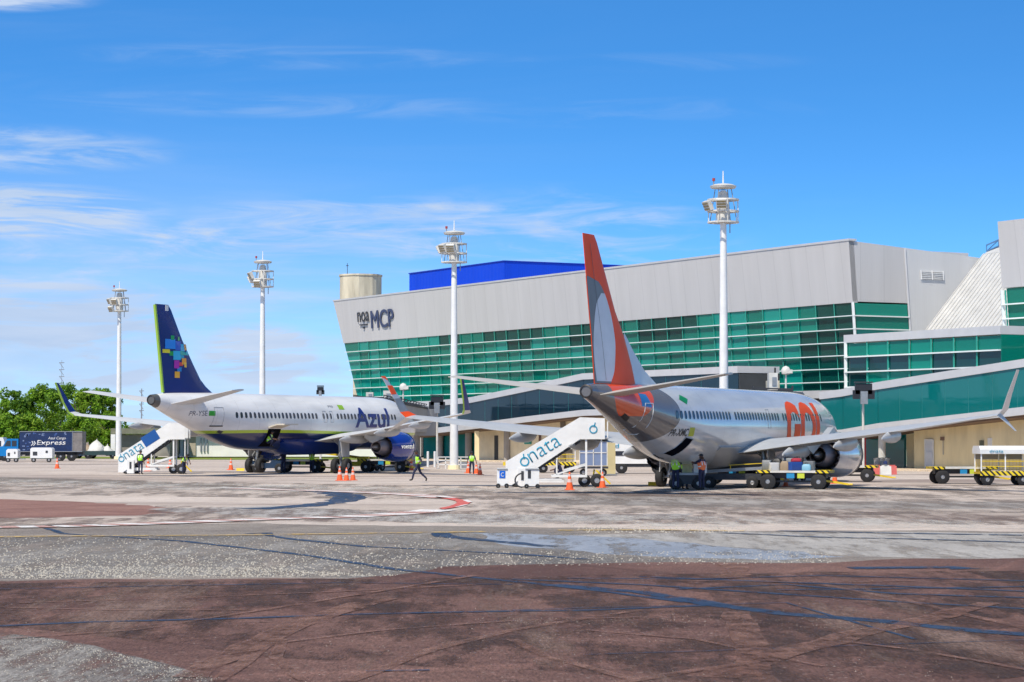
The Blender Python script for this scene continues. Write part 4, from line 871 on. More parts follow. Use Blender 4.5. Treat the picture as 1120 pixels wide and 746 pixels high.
def fin_area(name, zlo, zhi, sa, sb, m, parent, prof, off, n=24):
    """region on both faces of a fin between two curves sa(z) < st < sb(z)"""
    for sd_ in (1, -1):
        vs = []
        for i in range(n+1):
            zz = zlo+(zhi-zlo)*i/n; a, b = sa(zz), sb(zz)
            for j in range(7): st = a+(b-a)*j/6; vs.append((sd_*(fin_halfw(zz, st, prof)+off), 20-st, zz))
        MB().add(vs, [(i*7+j, (i+1)*7+j, (i+1)*7+j+1, i*7+j+1) for i in range(n) for j in range(6)]).build(name, m, parent, 60)
def te(prof): 
    def f(z_):
        zs_ = [p[0] for p in prof]; i = max(0, min(len(prof)-2, int(np.searchsorted(zs_, z_))-1)); a, b = prof[i], prof[i+1]; return a[2]+(b[2]-a[2])*(z_-a[0])/(b[0]-a[0])
    return f
gte = te(GPROF)
arc = pchip([5.3, 6.2, 7.3, 8.4, 9.3, 10.0, 10.5, 10.62], [36.3, 35.75, 35.65, 35.95, 36.45, 37.1, 37.95, gte(10.62)-.02])
arc2 = pchip([5.55, 6.4, 7.5, 8.4, 9.3, 9.9], [37.75, 38.0, 38.15, 38.1, 37.9, 37.3])
fin_area('grey_fin_panel', 5.45, 10.6, arc, lambda z_: gte(z_)-.0, M('fin_grey', (.16, .16, .17), .4, .1), gfin, GPROF, .008)
fin_area('pale_fin_ellipse', 5.55, 9.85, lambda z_: arc(z_)+.02, lambda z_: max(arc(z_)+.05, arc2(z_)), M('fin_pale', (.62, .64, .70), .4, .0), gfin, GPROF, .016)
fin_area('rudder_gap', 5.6, 12.2, lambda z_: gte(z_)-1.25+(z_-5.5)*.085, lambda z_: gte(z_)-1.22+(z_-5.5)*.085, M('gap_dark', (.12, .1, .1), .6), gfin, GPROF, .02)
MB().tube((0, 20-30.2, 5.5), (0, 20-30.4, 6.0), .03, n=6).build('antenna', white, gol)
MB().tube((0, 20-36.2, 5.4), (0, 20-37.2, 5.35), .02).build('rudder_hinge', steel, gol)

# ---- white and navy jet at the left
AA = .4565; AX, AY = -17.27, 178.8
az = thing('passenger_jet', 'white jet with navy belly and navy tail fin carrying a coloured mosaic map', 'airliner', (AX, AY, 0), -AA)
_x = 0
AF = Fus([0, .15, .6, 1.5, 3, 5, 7, 24, 26, 28, 30, 32, 34, 36, 37.1],
         [3.2, 3.6, 4.1, 4.75, 5.5, 5.86, 5.92, 5.92, 5.92, 5.92, 5.92, 5.9, 5.86, 5.78, 5.68],
         [3.0, 2.75, 2.45, 2.1, 1.85, 1.77, 1.76, 1.76, 1.86, 2.18, 2.68, 3.28, 3.92, 4.58, 4.95],
         [.12, .45, .85, 1.3, 1.7, 1.93, 1.975, 1.975, 1.94, 1.8, 1.55, 1.25, .9, .55, .36])
def lim(m_, st): return m_('ADD', 2.95, m_('MULTIPLY', m_('SINE', m_('MULTIPLY', m_('SUBTRACT', st, 14), .16)), .10))
def zb1(m_, st, z, x): return m_('LESS_THAN', z, m_('ADD', lim(m_, st), .22))
def zb2(m_, st, z, x): return m_('LESS_THAN', z, lim(m_, st))
navyc = (.004, .010, .085)
apaint = paint_mat('white_fuselage_paint', (.84, .82, .80), [(zb1, (.42, .55, .02)), (zb2, navyc), (lambda m_, st, z, x: m_('GREATER_THAN', st, 36.6), (.10, .095, .09))], .28, 0, .3)
sts = sorted(set([0, .05, .15, .3, .6, 1, 1.5, 2, 2.5, 3, 4, 5, 6, 7]+[8+i for i in range(16)]+[24+i*.5 for i in range(27)]+[37.1]))
afus = AF.mesh(sts, 72).build('fuselage', apaint, az, 50)
MB().lathe((0, 20-37.1, 5.31), (0, -1, 0), [(-.25, .35), (.02, .36), (.05, .28), (-.1, .24), (-.3, .02)], 24).build('exhaust_cone', darkmetal, az, 40)
windows(AF, [28.9-i*.533 for i in range(44) if i not in (21, 25)], 4.32, afus, .30, .44)
apn = M('navy_livery', (.004, .024, .18), .28, 0, var=.05, coat=.15, spec=.3)
wrap_text(AF, 'Azul', 12.4, 3.45, 1.65, 5.4, M('azul_navy', (.012, .03, .20), .3, var=0), afus, boldness=.02, name='airline_lettering')
wrap_text(AF, 'PR-YSE', 33.7, 4.25, .36, 1.7, M('dark_lettering', (.12, .13, .17), .4, var=0), afus, name='registration')
patch(AF, [(31.85, 4.25), (31.2, 4.25), (31.2, 4.6), (31.85, 4.6)], M('flag_green2', (.02, .38, .03), .5), afus, 'flag')
patch(AF, [(14.5, 4.85), (13.7, 4.85), (13.7, 5.2), (14.5, 5.2)], M('flag_green_yellow', (.30, .55, .03), .5), afus, 'flag')
wrap_text(AF, 'PIS', 16.0, 5.0, .18, .7, MATS['dark_lettering'], afus, name='small_name')
outline(AF, [(31.3, 3.55), (30.3, 3.55), (30.3, 4.85), (31.3, 4.85)], M('door_line', (.35, .35, .36), .5), afus, 'door_outline', .018)
patch(AF, [(31.4, 3.50), (30.2, 3.50), (30.2, 3.58), (31.4, 3.58)], blackp, afus, 'door_sill', .03)
for s_ in (17.2, 16.2): outline(AF, [(s_, 3.85), (s_-.45, 3.85), (s_-.45, 4.7), (s_, 4.7)], MATS['door_line'], afus, 'exit_outline', .02)
patch(AF, [(30.4, 3.1), (29.9, 3.0), (29.8, 3.15), (30.3, 3.25)], blackp, afus, 'vent')
patch(AF, [(25.0, 2.05), (23.3, 2.05), (23.3, 3.35), (25.0, 3.35)], M('hold_darkness2', (.008, .008, .010), .9, var=0, spec=0), afus, 'cargo_shade_patch', .012, 8)  # hold shade put into a flush black patch, no recess behind
a0, a1 = AF.at(25.1, 3.4, .02), AF.at(23.2, 3.4, .02)
mb = MB(); mb.loft([[a0, a1, a1+Vector((0,0,.10)), a0+Vector((0,0,.10))], [a0+Vector((.75, 0, .22)), a1+Vector((.75, 0, .22)), a1+Vector((.75, 0, .32)), a0+Vector((.75, 0, .32))], [a0+Vector((1.4, 0, .22)), a1+Vector((1.4, 0, .22)), a1+Vector((1.4, 0, .32)), a0+Vector((1.4, 0, .32))]])
mb.build('cargo_door', M('door_cream', (.66, .60, .50), .5, var=.15), az, 50)
MB().loft([[Vector((x_, 20-st, z_)) for x_, z_ in ((-1.75, 2.4), (-1.3, zb), (0, zb-.1), (1.3, zb), (1.75, 2.4), (1.2, 2.9), (-1.2, 2.9))] for st, zb in ((10, 2.2), (11.5, 1.7), (13, 1.5), (19, 1.48), (21, 1.7), (22.5, 2.3))]).build('belly_fairing', apn, afus, 60)
awing = [(0, 11.2, 18.2, 2.6, 2.2, .13), (1.95, 12.2, 18.2, 2.75, 2.45, .13), (6.4, 14.9, 19.0, 3.25, 3.05, .115), (12, 18.3, 21.2, 3.95, 3.8, .11), (16.9, 21.9, 23.1, 4.5, 4.42, .10)]
limem = M('lime_livery', (.34, .55, .06), .35)
for w_, sd_ in zip(wing(az, awing, M('azul_wing_white', (.62, .62, .62), .35, var=.1)), (1, -1)):
    rr = [((16.9, 21.9, 4.5), (16.9, 23.1, 4.42)), ((17.15, 22.5, 4.68), (17.15, 23.4, 4.64)), ((17.32, 23.1, 5.4), (17.32, 23.85, 5.4)), ((17.5, 24.25, 6.9), (17.5, 24.6, 6.9))]
    MB().loft([foil_ring((sd_*a[0], 20-a[1], a[2]), (sd_*b[0], 20-b[1], b[2]), .08, (sd_*-1, 0, .15)) for a, b in rr[1:]]).build('sharklet', apn, w_, 40); MB().loft([foil_ring((sd_*a[0], 20-a[1], a[2]), (sd_*b[0], 20-b[1], b[2]), .085, (sd_*-.6, 0, .6)) for a, b in rr[:2]]).build('wing_tip', MATS['azul_wing_white'], w_, 40)
    mb = MB()
    for (a, b), (c, d) in zip(rr[:-1], rr[1:]): mb.bar((sd_*b[0], 20-b[1]-.04, b[2]), (sd_*d[0], 20-d[1]-.04, d[2]), .09, .12)
    mb.build('sharklet_edge', limem, w_)
    for lat, s0, s1, za, zb_, r in ((5.0, 15.2, 20.0, 2.95, 2.75, .42), (8.6, 17.2, 21.2, 3.4, 3.2, .38), (12.2, 19.2, 22.5, 3.85, 3.7, .32)): fairing(w_, sd_*lat, s0, s1, za, zb_, r)
    bcowl = M('blue_cowl', (.004, .03, .32), .18, .1, var=.05, coat=.8)
    e = engine(az, sd_*5.75, 11.5, 14.9, 1.98, 1.12, bcowl, chev=False, aft=1.6)
    pylon(az, e, sd_*5.75, 12.3, 16.6, 3.0, 3.05)
    if sd_ > 0:
        t_ = text_on('voeazul', (0, 0, 0), (1, 0, 0), (0, 1, 0), .36, white, e, 'cowl_lettering', width=2.0, depth=.01, offset=.01)
        for v in t_.data.vertices:
            u, w2 = v.co.x, v.co.y; rr_ = 1.12*1.035+.03; ang = w2/rr_-.10; v.co = Vector((5.75+rr_*math.cos(ang), 20-14.0+u, 1.98+rr_*math.sin(ang)))
    gear_(az, sd_*3.8, 17.7, 2.6, .58, .42, .93)
gear_(az, .01, 5.1, 2.1, .38, .22, .5, .09, 'nose_gear', False)
wing(az, [(.25, 31.6, 35.6, 5.1, 5.0, .10), (.9, 32.2, 35.6, 5.2, 5.1, .10), (6.2, 35.0, 36.5, 5.98, 5.94, .09)], MATS['azul_wing_white'], name='horizontal_stabiliser')
APROF = [(5.4, 29.0, 35.55, .07), (5.86, 29.4, 35.65, .075), (6.33, 30.35, 35.75, .085), (6.83, 31.06, 35.85, .09), (7.78, 31.9, 36.0, .095), (9.54, 33.35, 36.3, .09), (11.6, 34.75, 36.6, .085), (11.95, 35.1, 36.7, .05)]
afin = MB().loft([finring(*p) for p in APROF]).build('tail_fin', apn, az, 40)
ate = te(APROF)
mb = MB(); mb.bar((0, 20-ate(5.85)-.05, 5.85), (0, 20-ate(11.9)-.05, 11.9), .16, .16); mb.build('fin_edge', limem, afin)
def finpix(px, py):   # where a point seen on the fin lies: station and height
    r = ray(px, py); n0, n1 = math.cos(AA), -math.sin(AA); t = (AX*n0+AY*n1)/(r.x*n0+r.y*n1); q = r*t
    return 20-((q.x-AX)*math.sin(AA)+(q.y-AY)*math.cos(AA)), q.z+H
k_ = 0
for x0, y0, x1, y1, c in ((145,228,222,312,(.0,.24,.80)), (188,200,214,238,(.0,.38,.10)), (243,212,258,246,(.05,.42,.12)), (222,246,268,326,(.0,.08,.55)), (265,270,300,330,(.02,.42,.72)), (296,272,322,322,(.85,.38,.02)),
                          (126,312,180,345,(.85,.70,.02)), (178,330,206,366,(.0,.35,.05)), (206,326,262,402,(.02,.45,.75)), (260,325,326,364,(.0,.42,.36)), (312,328,332,362,(.1,.5,.7)), (272,385,308,440,(.88,.35,.02)),
                          (290,420,308,462,(.90,.55,.05)), (212,403,250,470,(.45,.0,.38)), (248,420,280,450,(.72,.04,.03)), (236,460,268,496,(.0,.22,.60)), (217,495,254,548,(.90,.42,.02)), (262,362,290,392,(.0,.35,.55))):
    a = finpix(160+x0/7.46, 340+y0/7.46); b = finpix(160+x1/7.46, 340+y1/7.46)
    for sd_ in (1, -1):
        k_ += 1; vs = [(st_, z_) for st_, z_ in ((a[0], a[1]), (b[0], a[1]), (b[0], b[1]), (a[0], b[1]))]
        MB().add([(sd_*(fin_halfw(z_, st_, APROF)+.012+.0015*(k_ % 7)), 20-st_, z_) for st_, z_ in vs], [(0,1,2,3)]).build('mosaic_tile', M('tile_%d' % (k_//2*0+int(c[0]*100)*10000+int(c[1]*100)*100+int(c[2]*100)), c, .35, var=0, coat=.4), afin)
a = finpix(181.5, 337)
MB().box((fin_halfw(a[1], a[0], APROF)+.01, 20-a[0], a[1]), (.02, .35, .4)).build('fin_badge', white, afin)

# ------------------------------------------------------------------ floodlight masts
def mast(x, y, top, label, fl):
    t = thing('floodlight_mast', label, 'light mast', (x, y, 0), 0, 'floodlight masts along the apron')
    MB().tube((0, 0, 0), (0, 0, top-.2), .36, .20, 16).build('pole', white, t, 40)
    MB().tube((0, 0, 0), (0, 0, .35), .55, .5, 16).build('base', conc, t)
    mb = MB().lathe((0, 0, top), (0, 0, 1), [(-.12, .2), (-.05, .85), (.10, .92), (.22, .6), (.28, .1)], 20); mb.build('crown_disc', offwhite, t, 40)
    MB().tube((0, 0, top+.3), (0, 0, top+1.15), .06, .03, 8).build('lightning_rod', white, t)
    MB().tube((-.65, 0, top+.1), (-.65, 0, top+.5), .04, n=6).tube((-.65, 0, top+.45), (-.65, 0, top+.65), .10, n=8, mi=1).build('beacon', [steel, M('beacon_red', (.4, .05, .04), .4)], t)
    for k, zz in enumerate((top-.85, top-1.65, top-2.4)):
        mb = MB(); n = 16; r0 = 1.05
        for i in range(n):
            a0, a1 = 2*math.pi*i/n, 2*math.pi*(i+1)/n
            mb.bar((r0*math.cos(a0), r0*math.sin(a0), zz), (r0*math.cos(a1), r0*math.sin(a1), zz), .10, .10)
            if i % 4 == 0: mb.bar((0, 0, zz), (r0*math.cos(a0), r0*math.sin(a0), zz), .09, .09)
        mb.build('ring_frame', offwhite, t)
    for i in range(8):
        a = 2*math.pi*i/8+.2; MB().bar((1.05*math.cos(a), 1.05*math.sin(a), top-2.4), (1.05*math.cos(a)*(.6 if i % 2 else 1), 1.05*math.sin(a)*(.6 if i % 2 else 1), top-(.1 if i % 2 else .85)), .06, .06).build('cage_post', steel if i % 2 else offwhite, t)
    for a, zz in fl:
        c = Vector((1.25*math.cos(a), 1.25*math.sin(a), zz*.5-.15+top)); rot = Matrix.Rotation(a, 3, 'Z') @ Matrix.Rotation(.45, 3, 'Y')
        mb = MB().box(c, (.3, .72, .66), 0, rot)
        for k in range(3): mb.box(c+rot @ Vector((.165, 0, -.2+k*.2)), (.05, .62, .10), 1, rot)
        mb.build('floodlight', [offwhite, M('lamp_louvre', (.25, .2, .1), .4)], t)
    MB().lathe((0, 0, top), (0, 0, 1), [(-2.45, .25), (-2.4, .42), (-1.9, .46), (-1.0, .40), (-.3, .30)], 12).build('gear_drum', offwhite, t, 40)
    MB().bar((.5, .5, top-2.4), (.5, .5, top-3.1), .07).build('cable_box', steel, t)
for (px, Y, yt, lab, fl) in ((129.5, 281, 318, 'white floodlight mast left of the navy tail fin, leftmost of four', [(-2.6, -2.2), (-1.9, -2.4), (-2.3, -4.1)]),
                        (286.5, 235, 287, 'white floodlight mast rising behind the white fuselage, second from left', [(-2.7, -2.3), (-1.9, -4.0), (2.9, -3)]),
                        (496.5, 200, 255.5, 'white floodlight mast in front of the green glass left of the orange fin', [(3.0, -2.3), (-1.8, -2.3), (-2.4, -2.2)]),
                        (792, 163, 204.5, 'tallest looking white floodlight mast right of the orange fin', [(-2.65, -2.3), (-1.75, -2.1)])):
    q = P(px, 505, Y); mast(q.x, Y, H+(YH-yt)/F*Y, lab, fl)

# ------------------------------------------------------------------ people
def skin_mesh(J, E, rad, root, sub=2):
    names = list(J); me = bpy.data.meshes.new('t'); me.from_pydata([J[n] for n in names], [(names.index(a), names.index(b)) for a, b in E], [])
    ob = bpy.data.objects.new('t', me); COL.objects.link(ob); ob.modifiers.new('s', 'SKIN'); 
    for i, n in enumerate(names):
        sv = me.skin_vertices[0].data[i]; r = rad[n]; sv.radius = r if isinstance(r, tuple) else (r, r); sv.use_root = (n == root)
    sb_ = ob.modifiers.new('u', 'SUBSURF'); sb_.levels = sub; sb_.render_levels = sub
    out = bpy.data.meshes.new_from_object(ob.evaluated_get(bpy.context.evaluated_depsgraph_get())); bpy.data.objects.remove(ob); return out
def V(*a): return Vector(a)
def person(label, loc, rz, pose='stand', vest=lime, trousers=navy, cap=True, scale=1.0, group='apron workers'):
    t = thing('person', label, 'person', loc, rz, group); t.scale = (scale,)*3
    J = dict(pel=V(0,0,.96), waist=V(0,.0,1.08), chest=V(0,0,1.30), neck=V(0,0,1.49), head=V(0,.02,1.60), top=V(0,.02,1.72),
             hl=V(-.10,0,.93), hr=V(.10,0,.93), kl=V(-.11,.02,.50), kr=V(.11,.02,.50), al=V(-.11,-.02,.09), ar=V(.11,-.02,.09), tl=V(-.13,.17,.04), tr=V(.13,.17,.04),
             sl=V(-.18,0,1.42), sr=V(.18,0,1.42), el=V(-.24,-.02,1.14), er=V(.24,-.02,1.14), wl=V(-.25,.06,.90), wr=V(.25,.06,.90))
    if pose == 'walk': J.update(kl=V(-.10,.24,.55), al=V(-.10,.34,.14), tl=V(-.10,.50,.12), kr=V(.10,-.12,.52), ar=V(.10,-.46,.20), tr=V(.10,-.42,.05), el=V(-.26,-.16,1.18), wl=V(-.24,.02,1.02), er=V(.26,.12,1.18), wr=V(.22,.34,1.14), chest=V(0,.05,1.30), neck=V(0,.08,1.48), head=V(0,.12,1.59), top=V(0,.13,1.71), sl=V(-.18,.06,1.42), sr=V(.18,.06,1.42))
    if pose == 'reach': J.update(el=V(-.22,.22,1.30), wl=V(-.14,.44,1.34), er=V(.22,.22,1.26), wr=V(.14,.44,1.28))
    if pose == 'up': J.update(el=V(-.30,.04,1.66), wl=V(-.20,.08,1.90), er=V(.30,.04,1.66), wr=V(.20,.08,1.90))
    if pose == 'bend': 
        J.update(chest=V(0,.18,1.24), neck=V(0,.32,1.36), head=V(0,.40,1.44), top=V(0,.46,1.54), sl=V(-.18,.26,1.32), sr=V(.18,.26,1.32), el=V(-.22,.38,1.06), er=V(.22,.38,1.06), wl=V(-.18,.52,.88), wr=V(.18,.52,.88))
    if pose == 'squat':
        J.update(pel=V(0,-.12,.36), waist=V(0,-.1,.48), chest=V(0,.02,.70), neck=V(0,.10,.88), head=V(0,.16,.98), top=V(0,.18,1.10), hl=V(-.10,-.12,.34), hr=V(.10,-.12,.34), kl=V(-.16,.30,.52), kr=V(.16,.30,.52), al=V(-.14,.06,.10), ar=V(.14,.06,.10), tl=V(-.16,.24,.04), tr=V(.16,.24,.04),
                 sl=V(-.18,.06,.82), sr=V(.18,.06,.82), el=V(-.24,.22,.60), er=V(.24,.22,.60), wl=V(-.12,.44,.55), wr=V(.12,.44,.55))
    if pose == 'carry': J.update(kl=V(-.12,.14,.53), al=V(-.12,.12,.12), tl=V(-.13,.28,.05), kr=V(.12,-.04,.52), ar=V(.12,-.24,.14), tr=V(.12,-.10,.05), el=V(-.28,.02,1.15), wl=V(-.34,.04,.90), er=V(.28,.02,1.15), wr=V(.34,.04,.90))
    E = [('pel','waist'),('waist','chest'),('chest','neck'),('neck','head'),('head','top'),('pel','hl'),('pel','hr'),('hl','kl'),('kl','al'),('al','tl'),('hr','kr'),('kr','ar'),('ar','tr'),('chest','sl'),('sl','el'),('el','wl'),('chest','sr'),('sr','er'),('er','wr')]
    rad = dict(pel=(.155,.12), waist=(.14,.11), chest=(.17,.125), neck=.06, head=(.085,.10), top=(.06,.07), hl=.10, hr=.10, kl=.065, kr=.065, al=.05, ar=.05, tl=.04, tr=.04, sl=.072, sr=.072, el=.048, er=.048, wl=.033, wr=.033)
    me = skin_mesh(J, E, rad, 'pel')
    def seg(p, a, b):
        ab = J[b]-J[a]; u = max(0, min(1, (p-J[a]).dot(ab)/ab.length_squared)); return (p-J[a]-ab*u).length, u
    for m in (skin_m, navy if vest is not hiorange else navy, trousers, shoe): me.materials.append(m)
    for p in me.polygons:
        p.use_smooth = True; best = min(((seg(p.center, a, b)[0], a, b) for a, b in E)); a, b = best[1:]
        u = seg(p.center, a, b)[1]
        if b in ('tl', 'tr'): k = 3
        elif b in ('al', 'ar'): k = 3 if u > .85 else 2
        elif b in ('kl', 'kr', 'hl', 'hr'): k = 2
        elif b in ('head', 'top'): k = 0
        elif b == 'neck': k = 0 if u > .85 else 1
        elif b in ('wl', 'wr'): k = 0 if u > .3 else 1
        else: k = 1 if a != 'pel' else (2 if u < .5 else 1)
        p.material_index = k
    # hands with fingers, nose and ears joined to the body
    x = MB()
    for s_, e_, w_ in ((-1, 'el', 'wl'), (1, 'er', 'wr')):
        d = (J[w_]-J[e_]).normalized(); a = d.cross(V(0,0,1)).normalized() if abs(d.z) < .95 else V(0,1,0); b = d.cross(a)
        x.tube(J[w_]-d*.02, J[w_]+d*.085, .030, .038, 8)
        for k, ln in enumerate((.065, .078, .07, .055)):
            r0 = J[w_]+d*.08+a*(k-1.5)*.02; r1 = r0+d*ln*.5+b*.008; r2 = r1+d*ln*.4+b*.03
            x.tube(r0, r1, .010, .009, 6).tube(r1, r2, .009, .007, 6)
        r0 = J[w_]+d*.02-a*.03; r1 = r0+d*.035-a*.03; x.tube(r0, r1, .012, .010, 6).tube(r1, r1+d*.035, .010, .008, 6)
    h = J['head']; fw = V(0, 1, 0)
    x.tube(h+V(0,.09,.035), h+V(0,.125,.0), .012, .02, 6)
    for s_ in (-1, 1):
        x.lathe(h+V(s_*.082,.0,.01), (s_,0,0), [(0,.03),(.015,.034),(.02,.01)], 8)
        x.lathe(h+V(s_*.032,.088,.03), (0,1,0), [(0,.014),(.012,.010),(.015,.002)], 6, 1)
    x.box(h+V(0,.093,-.035), (.045,.012,.010), 2)
    bm = bmesh.new(); bm.from_mesh(me); vm = [bm.verts.new(v) for v in x.v]
    for f, mi in zip(x.f, x.m):
        try: q = bm.faces.new([vm[i] for i in f]); q.material_index = [0, 4, 5][mi]; q.smooth = True
        except ValueError: pass
    bm.to_mesh(me); bm.free(); me.materials.append(M('eye', (.6, .6, .6), .3, var=0)); me.materials.append(M('lips', (.15, .05, .04), .5, var=0))
    ob = bpy.data.objects.new('body', me); COL.objects.link(ob); ob.parent = t
    # vest
    if vest is not None:
        JV = {k: J[k].copy() for k in ('waist', 'chest', 'neck', 'sl', 'sr')}; JV['low'] = J['waist'].lerp(J['pel'], 1.1); JV['neck'] = J['chest'].lerp(J['neck'], .72)
        JV['sl'] = J['chest'].lerp(J['sl'], .98); JV['sr'] = J['chest'].lerp(J['sr'], .98)
        mv = skin_mesh(JV, [('low','waist'),('waist','chest'),('chest','neck'),('chest','sl'),('chest','sr')], dict(low=(.20,.175), waist=(.20,.175), chest=(.225,.18), neck=.10, sl=.105, sr=.105), 'low')
        mv.materials.append(vest); mv.materials.append(refl)
        zc = J['waist'].lerp(J['chest'], .35)
        for p in mv.polygons:
            p.use_smooth = True; dz = (p.center-J['waist']).dot((J['chest']-J['waist']).normalized())
            if .03 < dz < .075 or (abs(abs(p.center.x)-.10) < .022 and dz > .1): p.material_index = 1
        vo = bpy.data.objects.new('safety_vest', mv); COL.objects.link(vo); vo.parent = t
    up = (J['top']-J['neck']).normalized(); hc = J['head']+up*.045
    prof = [(.0, .105), (.04, .104), (.08, .085), (.105, .05), (.115, .005)]
    mb = MB().lathe(hc, up, prof, 14)
    if cap: mb.box(hc+V(0,.12,.02), (.12,.10,.015)); mb.build('cap', M('dark_cap', (.02,.022,.03), .7), t, 50)
    else: mb.build('hair', hair_m, t, 50)
    return t
def gp(px, py, z=0): return G(px, py, z)
FWD = lambda dx, dy: math.atan2(-dx, dy)     # yaw so the figure faces (dx,dy)
person('worker in lime vest standing with back turned beside the far boarding stairs', (P(153.5, 520, 174.5).x, 174.5, 0), FWD(.3, 1), 'stand', cap=True, scale=1.02)
person('worker in lime vest crouching by the rear wheels of the far boarding stairs', (P(201, 520, 175.5).x, 175.5, 0), FWD(.6, -.5), 'bend', scale=.95)
person('worker in lime vest standing inside the open cargo door of the white jet', Vector((AX, AY, 0))+Matrix.Rotation(-AA, 3, 'Z') @ Vector((1.72, 20-24.5, 1.98)), FWD(1, -.3), 'squat', scale=1.1)
person('worker in lime vest raising both arms beneath the white jet', gp(341, 517.2), FWD(0, 1), 'up', scale=1.0)
person('worker in lime vest running left across the concrete between the jets', gp(457.5, 527.5), FWD(-1, -.15), 'walk', scale=1.15)
person('worker in lime vest carrying orange cones near the mast foot', gp(516, 519), FWD(.1, -1), 'carry', scale=.98)
person('worker in lime vest seen from behind under the silver jet, left of two', (P(739, 520, 125.5).x, 125.5, 0), FWD(.35, 1), 'reach', scale=1.1)
person('worker in lime vest half hidden behind a colleague under the silver jet', (P(749, 520, 127).x, 127, 0), FWD(.5, 1), 'reach', scale=1.1)
person('worker in orange vest handling bags beside the silver jet', (P(767.5, 520, 125.2).x, 125.2, 0), FWD(-.7, .8), 'reach', vest=hiorange, scale=1.1)
person('dark clothed worker crouching behind the near boarding stairs', gp(612, 524), FWD(-1, .2), 'squat', vest=None, cap=False, scale=1.1)
person('person in lime vest standing by the blue engine cowl', gp(446, 516), FWD(-.6, -.6), 'stand', scale=.9)

# ------------------------------------------------------------------ cones, chocks, bollards
def make_cone(label, loc, sc=1.0, group='traffic cones on the apron'):
    t = thing('traffic_cone', label, 'cone', loc, random.random()*3, group); t.scale = (sc,)*3
    MB().box((0, 0, .02), (.42, .42, .04)).build('base', orange, t)
    mb = MB().lathe((0, 0, .04), (0, 0, 1), [(0, .17), (.30, .115)], 16); mb.lathe((0, 0, .04), (0, 0, 1), [(.30, .116), (.44, .088)], 16, 1); mb.lathe((0, 0, .04), (0, 0, 1), [(.44, .088), (.56, .066)], 16, 0); mb.lathe((0,0,.04), (0,0,1), [(.56, .067), (.66, .05)], 16, 1); mb.lathe((0,0,.04), (0,0,1), [(.66, .05), (.76, .03), (.76, .0)], 16)
    mb.build('cone_body', [orange, M('cone_band', (.72, .50, .45), .4)], t, 40)
    return t
cone0 = make_cone('orange traffic cone standing alone left of the far stairs', gp(62.5, 512.5), 1.15)
for px, py, sc, lab in ((162, 515.3, 1.3, 'orange cone beside the worker at the foot of the far stairs'), (186, 512, 1.2, 'orange cone behind the tow bar of the far stairs'), (252.5, 514, 1.2, 'orange cone left of the wheels of the white jet'),
                        (371.5, 525.7, 1.15, 'leftmost of three orange cones in front of the white jet'), (379, 525.7, 1.05, 'middle of three orange cones in front of the white jet'), (386, 525.4, 1.05, 'rightmost of three orange cones in front of the white jet'),
                        (450, 514.5, 1.2, 'orange cone beside the blue engine cowl'), (512, 517.5, 1.1, 'orange cone held beside the leg of the cone carrier'), (521, 518, 1.1, 'orange cone at the right hand of the cone carrier'), (525, 519.5, 1.05, 'low orange cone tipped in front of the cone carrier'),
                        (623, 536, 1.2, 'orange cone standing in front of the near boarding stairs'), (659, 533.5, 1.1, 'orange cone between the rear wheels of the near stairs'), (859.5, 532, .9, 'small cone under the loaded baggage dolly'), (913, 529, 1.1, 'red and white cone behind the loaded dolly end')):
    dup(cone0, gp(px, py), random.random()*3, lab).scale = (sc,)*3
def chock(label, loc, rz):
    t = thing('wheel_chock', label, 'chock', loc, rz, 'yellow wheel chocks')
    MB().prism([(-.32, -.12, 0), (-.32, .12, 0), (-.32, .05, .22), (-.32, -.05, .22)], (.64, 0, 0)).build('chock_body', yellow, t)
chock('yellow chock at the left wheels of the silver jet', gp(715, 531.2), 0); chock('yellow chock at the near gear of the white jet', gp(366, 516.8), 0); chock('yellow chock at the left wheels of the white jet', gp(263, 515), 0)

# ------------------------------------------------------------------ boarding stairs
sticker = M('blue_sticker', (.01, .09, .33), .4)
def lettering_dnata(parent, o, ux, uy, h, full=True):
    ux, uy = Vector(ux).normalized(), Vector(uy).normalized(); n = ux.cross(uy); mb = MB()
    r = h*.42; c = Vector(o)+ux*r+uy*r; k = 26
    for i in range(k):
        a0, a1 = 2*math.pi*i/k, 2*math.pi*(i+1)/k; w = h*.11
        q = [c+(ux*math.cos(a)+uy*math.sin(a))*rr for a, rr in ((a0, r), (a1, r), (a1, r-w), (a0, r-w))]; mb.prism(q, n*.02)
    mb.prism([c+ux*r*.1+uy*r*.55, c+ux*r*.32+uy*r*.5, c+ux*r*.75+uy*r*1.55, c+ux*r*.52+uy*r*1.6], n*.02)
    mb.build('logo_ring', dnata, parent)
    if full: text_on('nata', Vector(o)+ux*r*2.25, ux, uy, h*1.02, dnata, parent, 'airline_service_lettering', width=h*3.15, depth=.02, offset=-.012)
